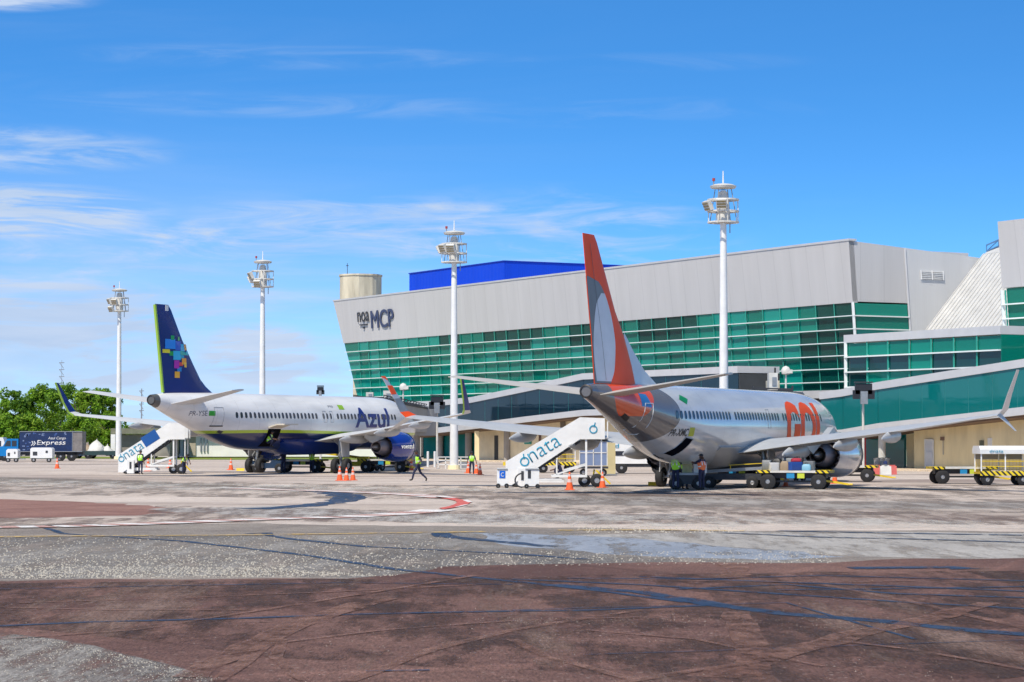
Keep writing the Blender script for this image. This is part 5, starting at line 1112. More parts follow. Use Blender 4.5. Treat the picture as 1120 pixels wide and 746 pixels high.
def airstairs(label, loc, rz, blue_panel, zf=2.75, run=4.3, plat=1.55):
    """local: x to the right towards the aircraft, y away from the camera"""
    t = thing('boarding_stairs', label, 'boarding stairs', loc, rz, 'mobile boarding stairs')
    w = 1.5
    for k, y in enumerate((0, w)):
        mb = MB(); mb.prism([(0, y, .12), (.35, y, .12), (run, y, zf-.05), (run+plat*.9, y, zf-.05), (run+plat*.9, y, zf+1.12), (run, y, zf+1.18), (0, y, 1.42)], (0, .06 if k else -.06, 0)); mb.build('side_panel', white, t)
    mb = MB(); mb.box((run+plat/2, w/2, zf), (plat, w, .10)); mb.build('platform', steel, t)
    for i in range(12):
        MB().box((.35+(run-.3)*(i+.5)/12, w/2, .22+(zf-.25)*(i+.6)/12), (.32, w-.05, .04)).build('step', steel, t)
    sl_ = Vector((run-.35, 0, zf-.17)).normalized()
    mb = MB(); mb.bar((.35, .2, .10), (run, .2, zf-.12), .10, .2).bar((.35, w-.2, .10), (run, w-.2, zf-.12), .10, .2); mb.build('stringer', dark, t)
    for y in (.08, w-.08):
        mb = MB(); mb.bar((run+.35, y, .55), (run+.35, y, zf), .11); mb.bar((run+1.2, y, .6), (run+1.2, y, zf), .07); mb.bar((run-1.6, y, .62), (run+.35, y, 1.25), .08)
        mb.bar((run-1.3, y, .62), (run-1.3, y, 1.5), .08); mb.bar((run-1.6, y, .62), (run+.35, y, .62), .14); mb.bar((run-2.6, y, .42), (run-1.0, y, .42), .10); mb.bar((run+plat, y, zf), (run+plat, y, zf+.95), .06); mb.bar((run+.35, y, 1.3), (run-.9, y, .95), .08)
        mb.build('support_frame', white, t)
    MB().box((.95, -.05, .55), (.50, .45, 1.0)).box((.95, -.29, .65), (.14, .03, .5), 1).build('stabiliser_box', [white, dark], t)
    mb = MB()
    for y in (.1, w-.1): mb.bar((1.2, y, .33), (run-.9, y, .33), .12, .14)
    mb.build('chassis_beam', white, t)
    mb = MB(); mb.bar((run+.9, .1, .95), (run+1.7, .1, .18), .10); mb.bar((run+.8, w-.1, .95), (run+.7, .4, .3), .08); mb.build('tow_bar', yellow, t)
    for x, y, r in ((.62, .08, .30), (.62+.5, w-.1, .30), (run+.25, w*.5, .36), (run+.95, -.05, .38)):
        wl_ = MB().lathe((x, y-.1, r), (0, 1, 0), [(0, .15), (0, r*.9), (.03, r), (.17, r), (.2, r*.9), (.2, .15)], 22); wl_.lathe((x, y-.09, r), (0, 1, 0), [(0, .01), (.02, .13), (.0, r*.55), (.03, r*.62), (.15, r*.62), (.17, .01)], 16, 1)
        wl_.build('wheel', [black, rim], t, 40)
    # lettering up the slope on the near panel
    if blue_panel:
        d = Vector((run, 0, zf-.2)).normalized(); u = Vector((-d.z, 0, d.x)); o_ = Vector((.28, -.07, .55))+d*.05+u*.28
        lettering_dnata(t, o_+Vector((0, 0, 0)), d, u, .52)
        a = Vector((run-1.62, -.065, zf-.72))+u*.1; mb = MB(); mb.prism([a, a+d*1.25, a+d*1.25+u*.80, a+u*.80], (0, -.012, 0)); mb.build('window_sticker', sticker, t)
    else:
        d = Vector((run, 0, zf-.2)).normalized(); u = Vector((-d.z, 0, d.x)); o_ = Vector((1.05, -.07, .95))+u*.14
        lettering_dnata(t, o_, d, u, .62)
        lettering_dnata(t, Vector((run+.55, -.07, zf+.25)), (1, 0, .12), (-.12, 0, 1), .55, False)
        MB().box((-.05, .3, 1.3), (.2, .5, .2)).build('yellow_bumper', yellow, t)
    return t
q = gp(553, 528); 
Yg = 133.0
gx = P(553, 500, Yg).x
airstairs('near white boarding stairs with teal lettering at the tail of the silver jet', (gx, Yg, 0), R(-2), False, zf=2.72, run=4.15, plat=1.55)
Ya = 177.0
ax_ = P(129.5, 500, Ya).x
airstairs('far white boarding stairs with dark blue panel at the tail of the white jet', (ax_, Ya, 0), R(-1), True, zf=2.62, run=3.75, plat=1.35)
# wheeled cabinets in front of the near stairs
def cabinet(label, loc, w, h, sign_):
    t = thing('wheeled_cabinet', label, 'equipment cart', loc, 0, 'white wheeled service carts')
    MB().prism([(-w/2, 0, .14), (w/2, 0, .14), (w/2*1.05, 0, h*.92), (w/2*.95, 0, h), (-w/2*.95, 0, h), (-w/2*1.05, 0, h*.92)], (0, .5, 0)).build('cabinet', white, t)
    for x in (-w*.4, w*.4): MB().lathe((x, -.04, .13), (0, 1, 0), [(0, .03), (0, .13), (.08, .13), (.08, .03)], 14).build('wheel', black, t)
    MB().bar((-w/2, -.03, h*.95), (w/2, -.03, h*.95), .05).build('handle', steel, t)
    if sign_:
        MB().box((0, -.012, h*.68), (w*.55, .02, h*.36)).build('blue_sign', M('sign_blue', (.0, .12, .60), .4), t)
        text_on('C', (-w*.14, -.03, h*.58), (1, 0, 0), (0, 0, 1), h*.2, white, t, 'sign_symbol', width=w*.28)
    else:
        MB().box((-w*.2, -.012, h*.7), (w*.22, .02, h*.4)).build('vent_panel', dark, t)
        mb = MB()
        for k in range(10):
            a0, a1 = math.pi*.5+math.pi*k/10, math.pi*.5+math.pi*(k+1)/10; mb.tube((-w*.5-.15+.4*math.cos(a0), .1, .45+.38*math.sin(a0)), (-w*.5-.15+.4*math.cos(a1), .1, .45+.38*math.sin(a1)), .045, n=6)
        mb.build('hose', dark, t)
cabinet('white wheeled cart with blue sign at the foot of the near stairs', gp(549.5, 534), .58, 1.1, True)
cabinet('white wheeled machine with hose right of the blue signed cart', gp(582, 534.5), .75, 1.12, False)

# ------------------------------------------------------------------ dollies and vehicles
def hatch_mat():
    m = bpy.data.materials.new('yellow_black_hatch'); m.use_nodes = True; t = m.node_tree; b = t.nodes['Principled BSDF']; b.inputs['Roughness'].default_value = .5
    tc = N(t, 'ShaderNodeTexCoord'); sp = N(t, 'ShaderNodeSeparateXYZ'); L(t, tc.outputs['Object'], sp.inputs[0])
    a = N(t, 'ShaderNodeMath', operation='ADD'); L(t, sp.outputs[0], a.inputs[0]); L(t, sp.outputs[1], a.inputs[1]); a2 = N(t, 'ShaderNodeMath', operation='ADD'); L(t, a.outputs[0], a2.inputs[0]); L(t, sp.outputs[2], a2.inputs[1])
    f = N(t, 'ShaderNodeMath', operation='MULTIPLY'); L(t, a2.outputs[0], f.inputs[0]); f.inputs[1].default_value = 3.1; g = N(t, 'ShaderNodeMath', operation='FRACT'); L(t, f.outputs[0], g.inputs[0])
    l = N(t, 'ShaderNodeMath', operation='LESS_THAN'); L(t, g.outputs[0], l.inputs[0]); l.inputs[1].default_value = .45
    x = N(t, 'ShaderNodeMixRGB'); L(t, l.outputs[0], x.inputs[0]); x.inputs[1].default_value = (.80, .60, .02, 1); x.inputs[2].default_value = (.02, .02, .02, 1); L(t, x.outputs[0], b.inputs['Base Color']); return m
hatch = hatch_mat()
def wheel_(x, y, r, par, w=.18):
    m_ = MB().lathe((x, y-w/2, r), (0, 1, 0), [(0, .12), (0, r*.88), (.03, r), (w-.03, r), (w, r*.88), (w, .12)], 22); m_.lathe((x, y-w/2+.01, r), (0, 1, 0), [(0, .01), (.03, .1), (0, r*.50), (.04, r*.58), (w-.06, r*.58), (w-.05, .01)], 16, 1)
    return m_.build('wheel', [black, rim], par, 40)
def dolly(label, loc, rz, Ln=3.3, w=1.7, hd=.95, r=.42, group='flat baggage dollies'):
    t = thing('baggage_dolly', label, 'dolly', loc, rz, group)
    MB().box((0, 0, hd), (Ln*.62, w, .11)).build('deck', offwhite, t)
    for s_ in (-1, 1): MB().box((s_*Ln*.40, 0, hd+.002), (Ln*.19, w+.02, .15)).build('striped_bumper', hatch, t)
    mb = MB(); mb.box((0, 0, hd-.22), (Ln*.85, .7, .28)); mb.box((-Ln*.3, 0, .42), (.12, w*.8, .12)); mb.box((Ln*.3, 0, .42), (.12, w*.8, .12)); mb.bar((-Ln*.3, -.25, .42), (Ln*.3, -.25, .42), .1); mb.build('chassis', dark, t)
    for s_ in (-1, 1):
        for y in (-1, 1): wheel_(s_*Ln*.34, y*(w/2-.12), r, t)
    MB().bar((Ln*.42, -.22, .45), (Ln*.42+1.15, 0, .28), .10).bar((Ln*.42, .22, .45), (Ln*.42+1.15, 0, .28), .10).tube((Ln*.42+1.1, 0, .28), (Ln*.42+1.4, 0, .27), .05, n=8).build('draw_bar', yellow, t)
    MB().box((-Ln*.03, -w/2-.015, hd-.22), (.42, .02, .26), 0).box((Ln*.11, -w/2-.015, hd-.22), (.38, .02, .26), 1).build('side_sticker', [M('sticker_blue', (.02, .25, .50), .4), M('sticker_lime', (.55, .62, .05), .4)], t)
    return t
d1 = dolly('loaded baggage dolly nearest the camera under the right wing of the silver jet', gp(870, 535), R(-16), 4.0, 1.75)
for px, py, rz, lab in ((806, 529.5, -14, 'flat dolly behind and left of the loaded one under the silver jet'), (925, 527.0, -12, 'flat dolly with yellow draw bar right of the loaded one by the engine'),
                        (329, 516.6, -12, 'flat dolly with pale deck under the rear of the white jet'), (421, 516.3, -10, 'flat dolly under the blue engine of the white jet'), (1052, 529, 4, 'empty flat dolly coupled left of the covered cart')):
    dup(d1, gp(px, py), R(rz), lab)
# luggage pieces
def bag(name, c, s, m, lab, rz=0, soft=False, par=None):
    t = thing(name, lab, 'luggage', c, rz, 'luggage on the baggage dollies'); w, d, h = s
    pr = []; k = .12 if soft else .05
    def ring_(z_, f): return [Vector((math.copysign(abs(math.cos(a))**.35, math.cos(a))*w/2*f, math.copysign(abs(math.sin(a))**.35, math.sin(a))*d/2*f, z_)) for a in [2*math.pi*i/20 for i in range(20)]]
    MB().loft([ring_(0, .9), ring_(h*k, 1), ring_(h*(1-k*(2 if soft else 1)), 1 if not soft else .95), ring_(h, .86 if not soft else .6)]).build('case', m, t, 50)
    MB().bar((-w*.15, 0, h+.05), (w*.15, 0, h+.05), .03).bar((-w*.15, 0, h-.02), (-w*.15, 0, h+.05), .025).bar((w*.15, 0, h-.02), (w*.15, 0, h+.05), .025).build('handle', blackp, t)
bc = [M('bag_blue', (.01, .06, .28), .5), M('bag_grey', (.20, .21, .22), .5), M('bag_black', (.02, .02, .022), .5), M('bag_white', (.6, .6, .6), .5), M('bag_red', (.40, .03, .05), .5), M('bag_lightblue', (.20, .42, .55), .5), M('bag_tan', (.3, .22, .14), .6)]
RM = Matrix.Rotation(R(-16), 3, 'Z'); base = gp(868, 535)
for k, (x, y, s, mi, nm, lab, sf) in enumerate(((-1.45, 0, (.5, .4, .55), 1, 'suitcase', 'grey suitcase at the left end of the loaded dolly', 0), (-1.0, -.3, (.55, .4, .42), 3, 'suitcase', 'white suitcase left of the dark bag on the loaded dolly', 0), (-.95, .35, (.6, .5, .62), 2, 'duffel_bag', 'black duffel bag at the back of the loaded dolly', 1),
        (-.42, -.3, (.5, .4, .50), 6, 'duffel_bag', 'tan duffel bag in the middle of the loaded dolly', 1), (-.35, .35, (.6, .4, .66), 1, 'suitcase', 'tall grey suitcase standing at the back of the loaded dolly', 0), (.15, -.35, (.75, .5, .46), 0, 'suitcase', 'bright blue suitcase lying on the loaded dolly', 0),
        (.2, .35, (.6, .45, .68), 2, 'suitcase', 'black suitcase behind the bright blue one', 0), (.75, -.3, (.5, .4, .35), 5, 'duffel_bag', 'pale blue soft bag right of the bright blue suitcase', 1), (.8, .3, (.6, .5, .5), 1, 'suitcase', 'grey suitcase at the right end of the loaded dolly', 0))):
    c = base+RM @ Vector((x, y, 0)); bag(nm, (c.x, c.y, 1.007), s, bc[mi], lab, random.uniform(-.4, .4), sf)
c = base+RM @ Vector((.2, -.35, 0)); bag('duffel_bag', (c.x, c.y, 1.47), (.55, .35, .2), bc[4], 'red bag lying on top of the bright blue suitcase', .2, True)
for px, mi, lab in ((798, 2, 'black suitcase lying on the dolly beside the orange vested worker'), (812, 1, 'grey suitcase in the middle of the dolly behind the loaded one')):
    q = gp(px, 529.5); bag('suitcase', (q.x, q.y, 1.007), (.9, .6, .38), bc[mi], lab, random.uniform(-.3, .3))
t = thing('belt_conveyor', 'low belt conveyor on wheels reaching under the silver fuselage', 'conveyor', (P(800, 520, 131).x, 131, 0), R(-12))
MB().prism([(-2.6, -.35, .75), (2.4, -.35, 1.05), (2.4, -.35, 1.22), (-2.6, -.35, .92)], (0, .7, 0)).build('belt_frame', steel, t); MB().prism([(-2.5, -.28, .935), (2.3, -.28, 1.225), (2.3, -.28, 1.25), (-2.5, -.28, .96)], (0, .56, 0)).build('belt', black, t)
MB().box((0, 0, .62), (3.4, .9, .35)).build('chassis', dark, t); MB().bar((-2.5, -.4, 1.1), (2.3, -.4, 1.4), .04).bar((-2.5, -.4, .9), (-2.5, -.4, 1.1), .04).bar((2.3, -.4, 1.2), (2.3, -.4, 1.4), .04).bar((0, -.4, 1.05), (0, -.4, 1.25), .04).build('side_rail', yellow, t)
for x in (-1.2, 1.2):
    for y in (-.5, .5): wheel_(x, y, .33, t)
# low loader at the silver jet's hold
t = thing('loader_cart', 'dark low cart carrying a pale crate beside the aft hold of the silver jet', 'cart', (P(752, 520, 126.6).x, 126.6, 0), 0)
MB().box((0, .6, .84), (1.9, 1.3, .12)).build('deck', steel, t); MB().box((0, .6, .55), (1.7, 1.0, .5)).build('skirt', dark, t)
for x in (-.6, .6):
    for y in (.1, 1.1): wheel_(x, y, .34, t)
q = Vector((P(757, 520, 126.6).x, 126.6, 0)); t = thing('crate', 'yellowish carton standing on the dark cart under the silver jet', 'crate', (q.x-.25, q.y+.4, .905))
MB().box((0, 0, .27), (.5, .5, .54)).build('carton', M('carton', (.42, .40, .20), .7, var=.25, vs=6), t); MB().box((0, 0, .28), (.52, .08, .56)).build('tape', M('tape', (.5, .48, .35), .5), t)
t = thing('crate', 'pale grey box beside the yellowish carton on the dark cart', 'crate', (q.x+.45, q.y+.5, .905)); MB().box((0, 0, .25), (.7, .6, .5)).build('box', offwhite, t); MB().box((0, 0, .51), (.74, .64, .06)).build('lid', steel, t)
# covered cart at the right edge
def covered(label, loc, rz, full=True):
    t = thing('covered_cart', label, 'baggage cart', loc, rz, 'covered baggage carts'); Ln, w = 2.9, 1.6
    MB().box((0, 0, .72), (Ln, w, .12)).build('deck', M('deck_yellow', (.66, .45, .02), .5), t); MB().box((0, -w/2-.02, .70), (Ln+.06, .05, .26)).build('striped_skirt', hatch, t)
    mb = MB()
    for x in (-1, 0, 1):
        for y in (-1, 1): mb.bar((x*(Ln/2-.05), y*(w/2-.05), .78), (x*(Ln/2-.05), y*(w/2-.05), 1.85), .07)
    mb.build('frame_posts', white, t)
    rg = lambda x: [Vector((x, y, z_)) for y, z_ in ((-w/2-.08, 1.82), (-w/2-.10, 2.08), (-w/2+.1, 2.28), (w/2-.1, 2.28), (w/2+.10, 2.08), (w/2+.08, 1.82))]
    MB().loft([rg(-Ln/2-.06), rg(Ln/2+.06)]).build('canopy', white, t, 40)
    text_on('dnata', (-Ln/2+.5, -w/2-.115, 1.90), (1, 0, 0), (0, 0, 1), .16, dnata, t, 'lettering', width=.8, depth=.01)
    mb = MB()
    for k in range(10): mb.bar((-Ln/2+.1, w/2-.04, .85+k*.07), (Ln/2-.1, w/2-.04, .85+k*.07), .02)
    for k in range(14): mb.bar((-Ln/2+.1+k*.2, w/2-.06, .8), (-Ln/2+.1+k*.2, w/2-.06, 1.5), .02)
    mb.bar((-Ln/2+.1, -w/2+.04, 1.1), (Ln/2-.1, -w/2+.04, 1.1), .04).bar((-Ln/2+.1, -w/2+.04, 1.4), (Ln/2-.1, -w/2+.04, 1.4), .04)
    mb.build('yellow_mesh', yellow, t)
    MB().box((0, w/2-.02, 1.65), (Ln-.15, .02, .3)).build('back_curtain', M('grey_curtain', (.28, .27, .27), .7), t)
    for s_ in (-1, 1):
        for y in (-1, 1): wheel_(s_*Ln*.36, y*(w/2-.12), .35, t)
    return t
cv = covered('white canopied baggage cart with yellow mesh at the right edge', (P(1096, 525, 138).x, 138, 0), R(3))
dup(cv, (P(1096, 525, 138).x+3.4, 138.0, 0), R(2), 'white canopied baggage cart partly cut off by the right edge')
q = gp(608, 517); dup(cv, (q.x, q.y, 0), R(5), 'canopied yellow mesh cart behind the near boarding stairs')
t = thing('belt_loader', 'yellow belt loader parked under the middle of the white jet', 'belt loader', gp(388, 515.5), R(170))
MB().prism([(-2.4, -.3, .75), (2.4, -.3, 1.35), (2.4, -.3, 1.5), (-2.4, -.3, .9)], (0, .6, 0)).build('belt_frame', yellow, t); MB().prism([(-2.3, -.25, .925), (2.3, -.25, 1.50), (2.3, -.25, 1.53), (-2.3, -.25, .95)], (0, .5, 0)).build('belt', black, t)
MB().box((0, .3, .6), (3.2, 1.5, .35)).box((-.9, .8, .95), (.9, .5, .5)).build('chassis', yellow, t)
for x in (-1.1, 1.1):
    for y in (-.45, 1.0): wheel_(x, y, .35, t)
person('dark clothed worker standing by the tow tractor under the rear of the white jet', gp(310, 517.5), FWD(-.4, 1), 'reach', vest=None, scale=1.0)
# unit load container, column and bus behind the silver tail
q = P(649, 505, 168); t = thing('cargo_container', 'blue grey cargo container behind the platform of the near stairs', 'container', (q.x, 168, 0))
MB().prism([(-.95, 0, .75), (.95, 0, .75), (.95, 0, 2.45), (-.95, 0, 2.45)], (0, 1.5, 0)).build('container_shell', M('container_blue', (.22, .28, .42), .4, .3), t)
mb = MB(); 
for x in (-.97, 0, .97): mb.bar((x, -.02, .72), (x, -.02, 2.5), .06)
mb.bar((-.97, -.02, 1.65), (.97, -.02, 1.65), .06).bar((-.97, -.02, 2.47), (.97, -.02, 2.47), .1); mb.build('frame', offwhite, t)
MB().box((0, .7, .6), (2.1, 1.5, .14)).build('dolly_bed', dark, t)
for x in (-.7, .7): wheel_(x, .2, .26, t)
q = P(666.5, 505, 172); t = thing('beige_cabinet', 'tall beige post between the container and the white bus', 'cabinet', (q.x, 172, 0)); MB().box((0, 0, 1.4), (.85, .7, 2.8)).build('post_body', M('beige_post', (.62, .52, .28), .6), t); MB().box((0, 0, .05), (1.1, 1.0, .1)).build('plinth', steel, t)
q = P(690, 505, 178); t = thing('service_bus', 'white bus partly hidden behind the silver tail', 'bus', (q.x, 178, 0))
MB().prism([(-1.6, 0, .75), (2.9, 0, .75), (3.1, 0, 1.3), (2.9, 0, 2.6), (-1.5, 0, 2.65), (-1.65, 0, 2.4)], (0, 2.2, 0)).build('bus_body', white, t)
for k in range(4): MB().box((-.95+k*1.0, -.02, 1.52), (.9, .03, .34)).build('window', winm, t)
MB().box((.8, 1.1, .62), (4.2, 2.0, .25)).build('chassis', dark, t)
text_on('d', (-1.2, -.03, 1.95), (1, 0, 0), (0, 0, 1), .3, dnata, t, 'lettering', width=.3)
for x in (-.7, 2.0): wheel_(x, .1, .45, t)
# dark tug beneath the white jet
def tug(label, loc, rz, m):
    t = thing('baggage_tug', label, 'tow tractor', loc, rz, 'small tow tractors')
    MB().prism([(-1.4, -.65, .35), (1.3, -.65, .35), (1.3, -.65, .85), (.3, -.65, .98), (.1, -.65, .75), (-.9, -.65, .75), (-1.4, -.65, .95)], (0, 1.3, 0)).build('tug_body', m, t)
    MB().box((-1.35, 0, .98), (.7, 1.2, .10)).build('hood', offwhite, t)
    MB().bar((.2, -.5, .9), (.25, -.5, 1.3), .05).tube((.25, -.65, 1.3), (.25, -.35, 1.32), .03, n=6).build('steering_column', dark, t); MB().box((-.5, 0, .9), (.5, .9, .18)).box((-.78, 0, 1.15), (.1, .9, .4)).build('seat', blackp, t)
    for x in (-.95, .85):
        for y in (-.6, .6): wheel_(x, y, .36, t)
    return t
tugm = M('tug_navy', (.015, .04, .09), .4)
tg = tug('dark navy tow tractor with white hood under the tail of the white jet', gp(296, 517), R(-10), tugm)
dup(tg, gp(92, 501.5), R(170), 'tow tractor at the edge of the trees right of the box truck')
t = thing('cart_skip', 'dark flatbed trailer with pale sacks in front of the trees', 'trailer', gp(111, 501.8), 0)
MB().box((0, 0, .7), (4.6, 1.8, .5)).build('bed', M('trailer_green', (.02, .05, .05), .5), t)
for x in (-1.5, 1.5): wheel_(x, -.7, .42, t)
def lump(c, r, seed):
    rn = random.Random(seed); mb = MB(); rr = []
    for i in range(5):
        u = i/4; rad = r*(1-u**1.8)+.05; rr.append([Vector((c[0]+rad*math.cos(a)*rn.uniform(.75, 1.2), c[1]+rad*math.sin(a)*.7, c[2]+u*r*1.1)) for a in [2*math.pi*k/10 for k in range(10)]])
    return mb.loft(rr)
for k, (x, lab, mm) in enumerate(((-1.7, 'dark sack at the left of the flatbed trailer', bc[6]), (-.6, 'tall pale sack heaped on the flatbed trailer', offwhite), (.7, 'pale sack at the right of the flatbed trailer', offwhite))):
    q = gp(111, 501.8); t2 = thing('sack', lab, 'sack', (q.x+x, q.y, .95), 0, 'sacks on the trailer'); lump((0, 0, 0), (.7, 1.2, .6)[k], k).build('sack_body', mm, t2, 60); MB().tube((0, 0, (.7, 1.2, .6)[k]), (.05, 0, (.7, 1.2, .6)[k]+.25), .08, .03, 8).build('sack_neck', mm, t2)
# box truck
q = P(50, 500, 262); TX, TY = q.x, 262
t = thing('box_truck', 'blue cab truck with navy box lettered Express in front of the trees', 'truck', (TX, TY, 0), R(0))
boxm = M('truck_navy', (.012, .028, .10), .3, var=.35, vs=1.2)
MB().prism([(-2.9, 0, 1.05), (2.9, 0, 1.05), (2.9, 0, 3.25), (-2.9, 0, 3.25)], (0, 2.4, 0)).build('cargo_box', boxm, t)
MB().prism([(2.95, 0, 1.05), (4.0, 0, 1.05), (4.0, 0, 3.25), (2.95, 0, 3.25)], (0, 2.4, 0)).build('rear_panel', M('weathered_grey_panel', (.22, .20, .19), .6, var=.3, vs=2), t)
mb = MB(); mb.bar((-2.9, -.03, 3.25), (4.0, -.03, 3.25), .07).bar((-2.9, -.03, 1.05), (4.0, -.03, 1.05), .07).bar((2.93, -.03, 1.05), (2.93, -.03, 3.25), .06); mb.build('box_trim', steel, t)
text_on('Express', (-1.0, -.01, 1.62), (1, 0, 0), (0, 0, 1), .68, white, t, 'lettering', width=3.2, depth=.02, shear=.15, offset=.01)
text_on('Azul Cargo', (.25, -.01, 2.3), (1, 0, 0), (0, 0, 1), .38, white, t, 'lettering', width=1.95, depth=.02, shear=.15)
text_on('»', (-1.65, -.01, 1.7), (1, 0, 0), (0, 0, 1), .5, white, t, 'lettering', width=.55, depth=.02, shear=.15)
rn = random.Random(3)
for k in range(26):
    ex = MB().box((rn.uniform(-2.7, -1.7) if k < 16 else rn.uniform(-1.5, 2.6), -.012, rn.uniform(1.2, 3.1) if k < 16 else rn.uniform(2.85, 3.1)), (rn.uniform(.08, .3), .02, rn.uniform(.05, .22)), k % 2)
    ex.build('faded_artwork', [M('art_pale', (.16, .22, .38), .5), M('art_mid', (.05, .10, .28), .5)], t)
cabm = M('cab_blue', (.0, .18, .50), .3)
MB().prism([(-5.6, .1, .55), (-3.05, .1, .55), (-3.05, .1, 2.45), (-4.3, .1, 2.45), (-4.75, .1, 1.65), (-5.6, .1, 1.5)], (0, 2.2, 0)).build('cab', cabm, t)
MB().prism([(-4.6, .07, 1.65), (-3.9, .07, 1.65), (-3.9, .07, 2.25), (-4.3, .07, 2.25)], (0, .04, 0)).build('cab_window', winm, t); MB().box((-3.5, .08, 1.95), (.5, .04, .6)).build('cab_window', winm, t)
MB().box((-5.55, 1.2, .75), (.2, 2.2, .3)).build('bumper', steel, t); MB().box((-5.62, .35, 1.15), (.08, .35, .22)).build('headlight', offwhite, t)
MB().box((.4, 1.2, .85), (7.2, 1.0, .3)).build('chassis', dark, t)
for x in (-4.6, 1.6, 2.8): wheel_(x, .3, .52, t, .3)
def gpu(label, px, w, h):
    q = P(px, 503, 250); t = thing('ground_power_unit', label, 'generator', (q.x, 250, 0), 0, 'white generators by the truck')
    MB().prism([(-w/2, 0, .45), (w/2, 0, .45), (w/2, 0, h-.15), (w/2-.15, 0, h), (-w/2+.15, 0, h), (-w/2, 0, h-.15)], (0, 1.4, 0)).build('housing', white, t)
    MB().box((-w*.28, -.02, h*.6), (w*.2, .03, h*.25)).box((w*.25, -.02, h*.72), (w*.1, .03, h*.15)).build('grille', dark, t); MB().bar((-w/2, .3, .4), (w/2+.8, .3, .35), .1).build('tow_bar', steel, t)
    for x in (-w*.35, w*.35): wheel_(x, .1, .25, t)
gpu('large white generator trailer in front of the navy truck box', 45, 2.3, 1.55); gpu('small white generator in front of the blue truck cab', 13, 1.2, 1.4)
# van edge at far left, with rear of another truck
q = P(2, 500, 268); t = thing('white_van', 'white van roof showing behind the blue truck cab at the left edge', 'van', (q.x-1.5, 268, 0)); MB().prism([(-2, 0, .5), (2, 0, .5), (2, 0, 1.4), (1.6, 0, 2.6), (-2, 0, 2.6)], (0, 1.9, 0)).build('van_body', white, t); MB().box((.9, -.02, 1.9), (1.0, .03, .6)).build('window', winm, t)
for x in (-1.2, 1.3): wheel_(x, .1, .36, t)
# yellow loader and trailer behind the far stairs
q = gp(163, 500.5); t = thing('belt_tractor', 'yellow tractor behind the far boarding stairs', 'tractor', q, 0)
MB().prism([(-1.3, 0, .5), (1.2, 0, .5), (1.2, 0, 1.2), (.3, 0, 1.25), (.1, 0, 1.8), (-1.3, 0, 1.8)], (0, 1.4, 0)).build('tractor_body', yellow, t); MB().box((2.6, .7, .95), (3.4, 1.5, .35)).build('trailer_bed', M('trailer_green', (.02, .05, .05), .5), t)
for x in (-.8, .8, 3.6): wheel_(x, .05, .42, t)

# ------------------------------------------------------------------ background at the left
wb = thing('low_warehouse', 'low white building with flat grey roof behind the white jet', 'building')
def bx(x0, x1, y0, y1, Y, d, name, m, par):
    a, b = P(x0, y1, Y), P(x1, y0, Y); return MB().box(((a.x+b.x)/2, Y+d/2, (a.z+b.z)/2), (b.x-a.x, d, b.z-a.z)).build(name, m, par)
whm = M('white_render', (.85, .83, .80), .8, var=.12)
bx(184, 460, 473, 499.5, 300, 12, 'wall', whm, wb); bx(180, 350, 468, 473.2, 299, 14, 'roof', M('grey_fibre_roof', (.34, .31, .27), .8, var=.25), wb)
bx(190, 197, 481, 496, 299.9, .1, 'window', winm, wb)
dk_ = bx(190, 196.5, 481, 496.5, 299.85, .1, 'door_glass', M('green_door_glass', (.06, .12, .10), .2), wb)
bx(201, 214, 476, 498, 299.8, .3, 'shutter', M('cream_shutter', (.50, .44, .34), .7, var=.2), wb); 
for x in (219, 222.5, 226): bx(x, x+1.4, 479, 494, 299.8, .2, 'pipe', steel, wb)
sh = thing('grey_shed', 'grey open shed with dark eaves left of the white building', 'building')
bx(125, 186, 475, 499, 291, 8, 'wall', M('tan_grey_wall', (.30, .27, .24), .8, var=.3), sh); bx(121, 190, 468.5, 474.5, 290, 10, 'roof', M('moss_roof', (.20, .20, .14), .8, var=.3), sh); bx(121, 126, 475, 500, 289.5, .5, 'pillar', whm, sh)
a, b = P(140, 469, 292), P(170, 461, 292); MB().prism([(a.x, 292, a.z), (b.x, 292, a.z), ((a.x+b.x)/2+1, 292, b.z)], (0, 6, 0)).build('gable', M('dark_tile_roof', (.12, .115, .11), .8, var=.3), sh)

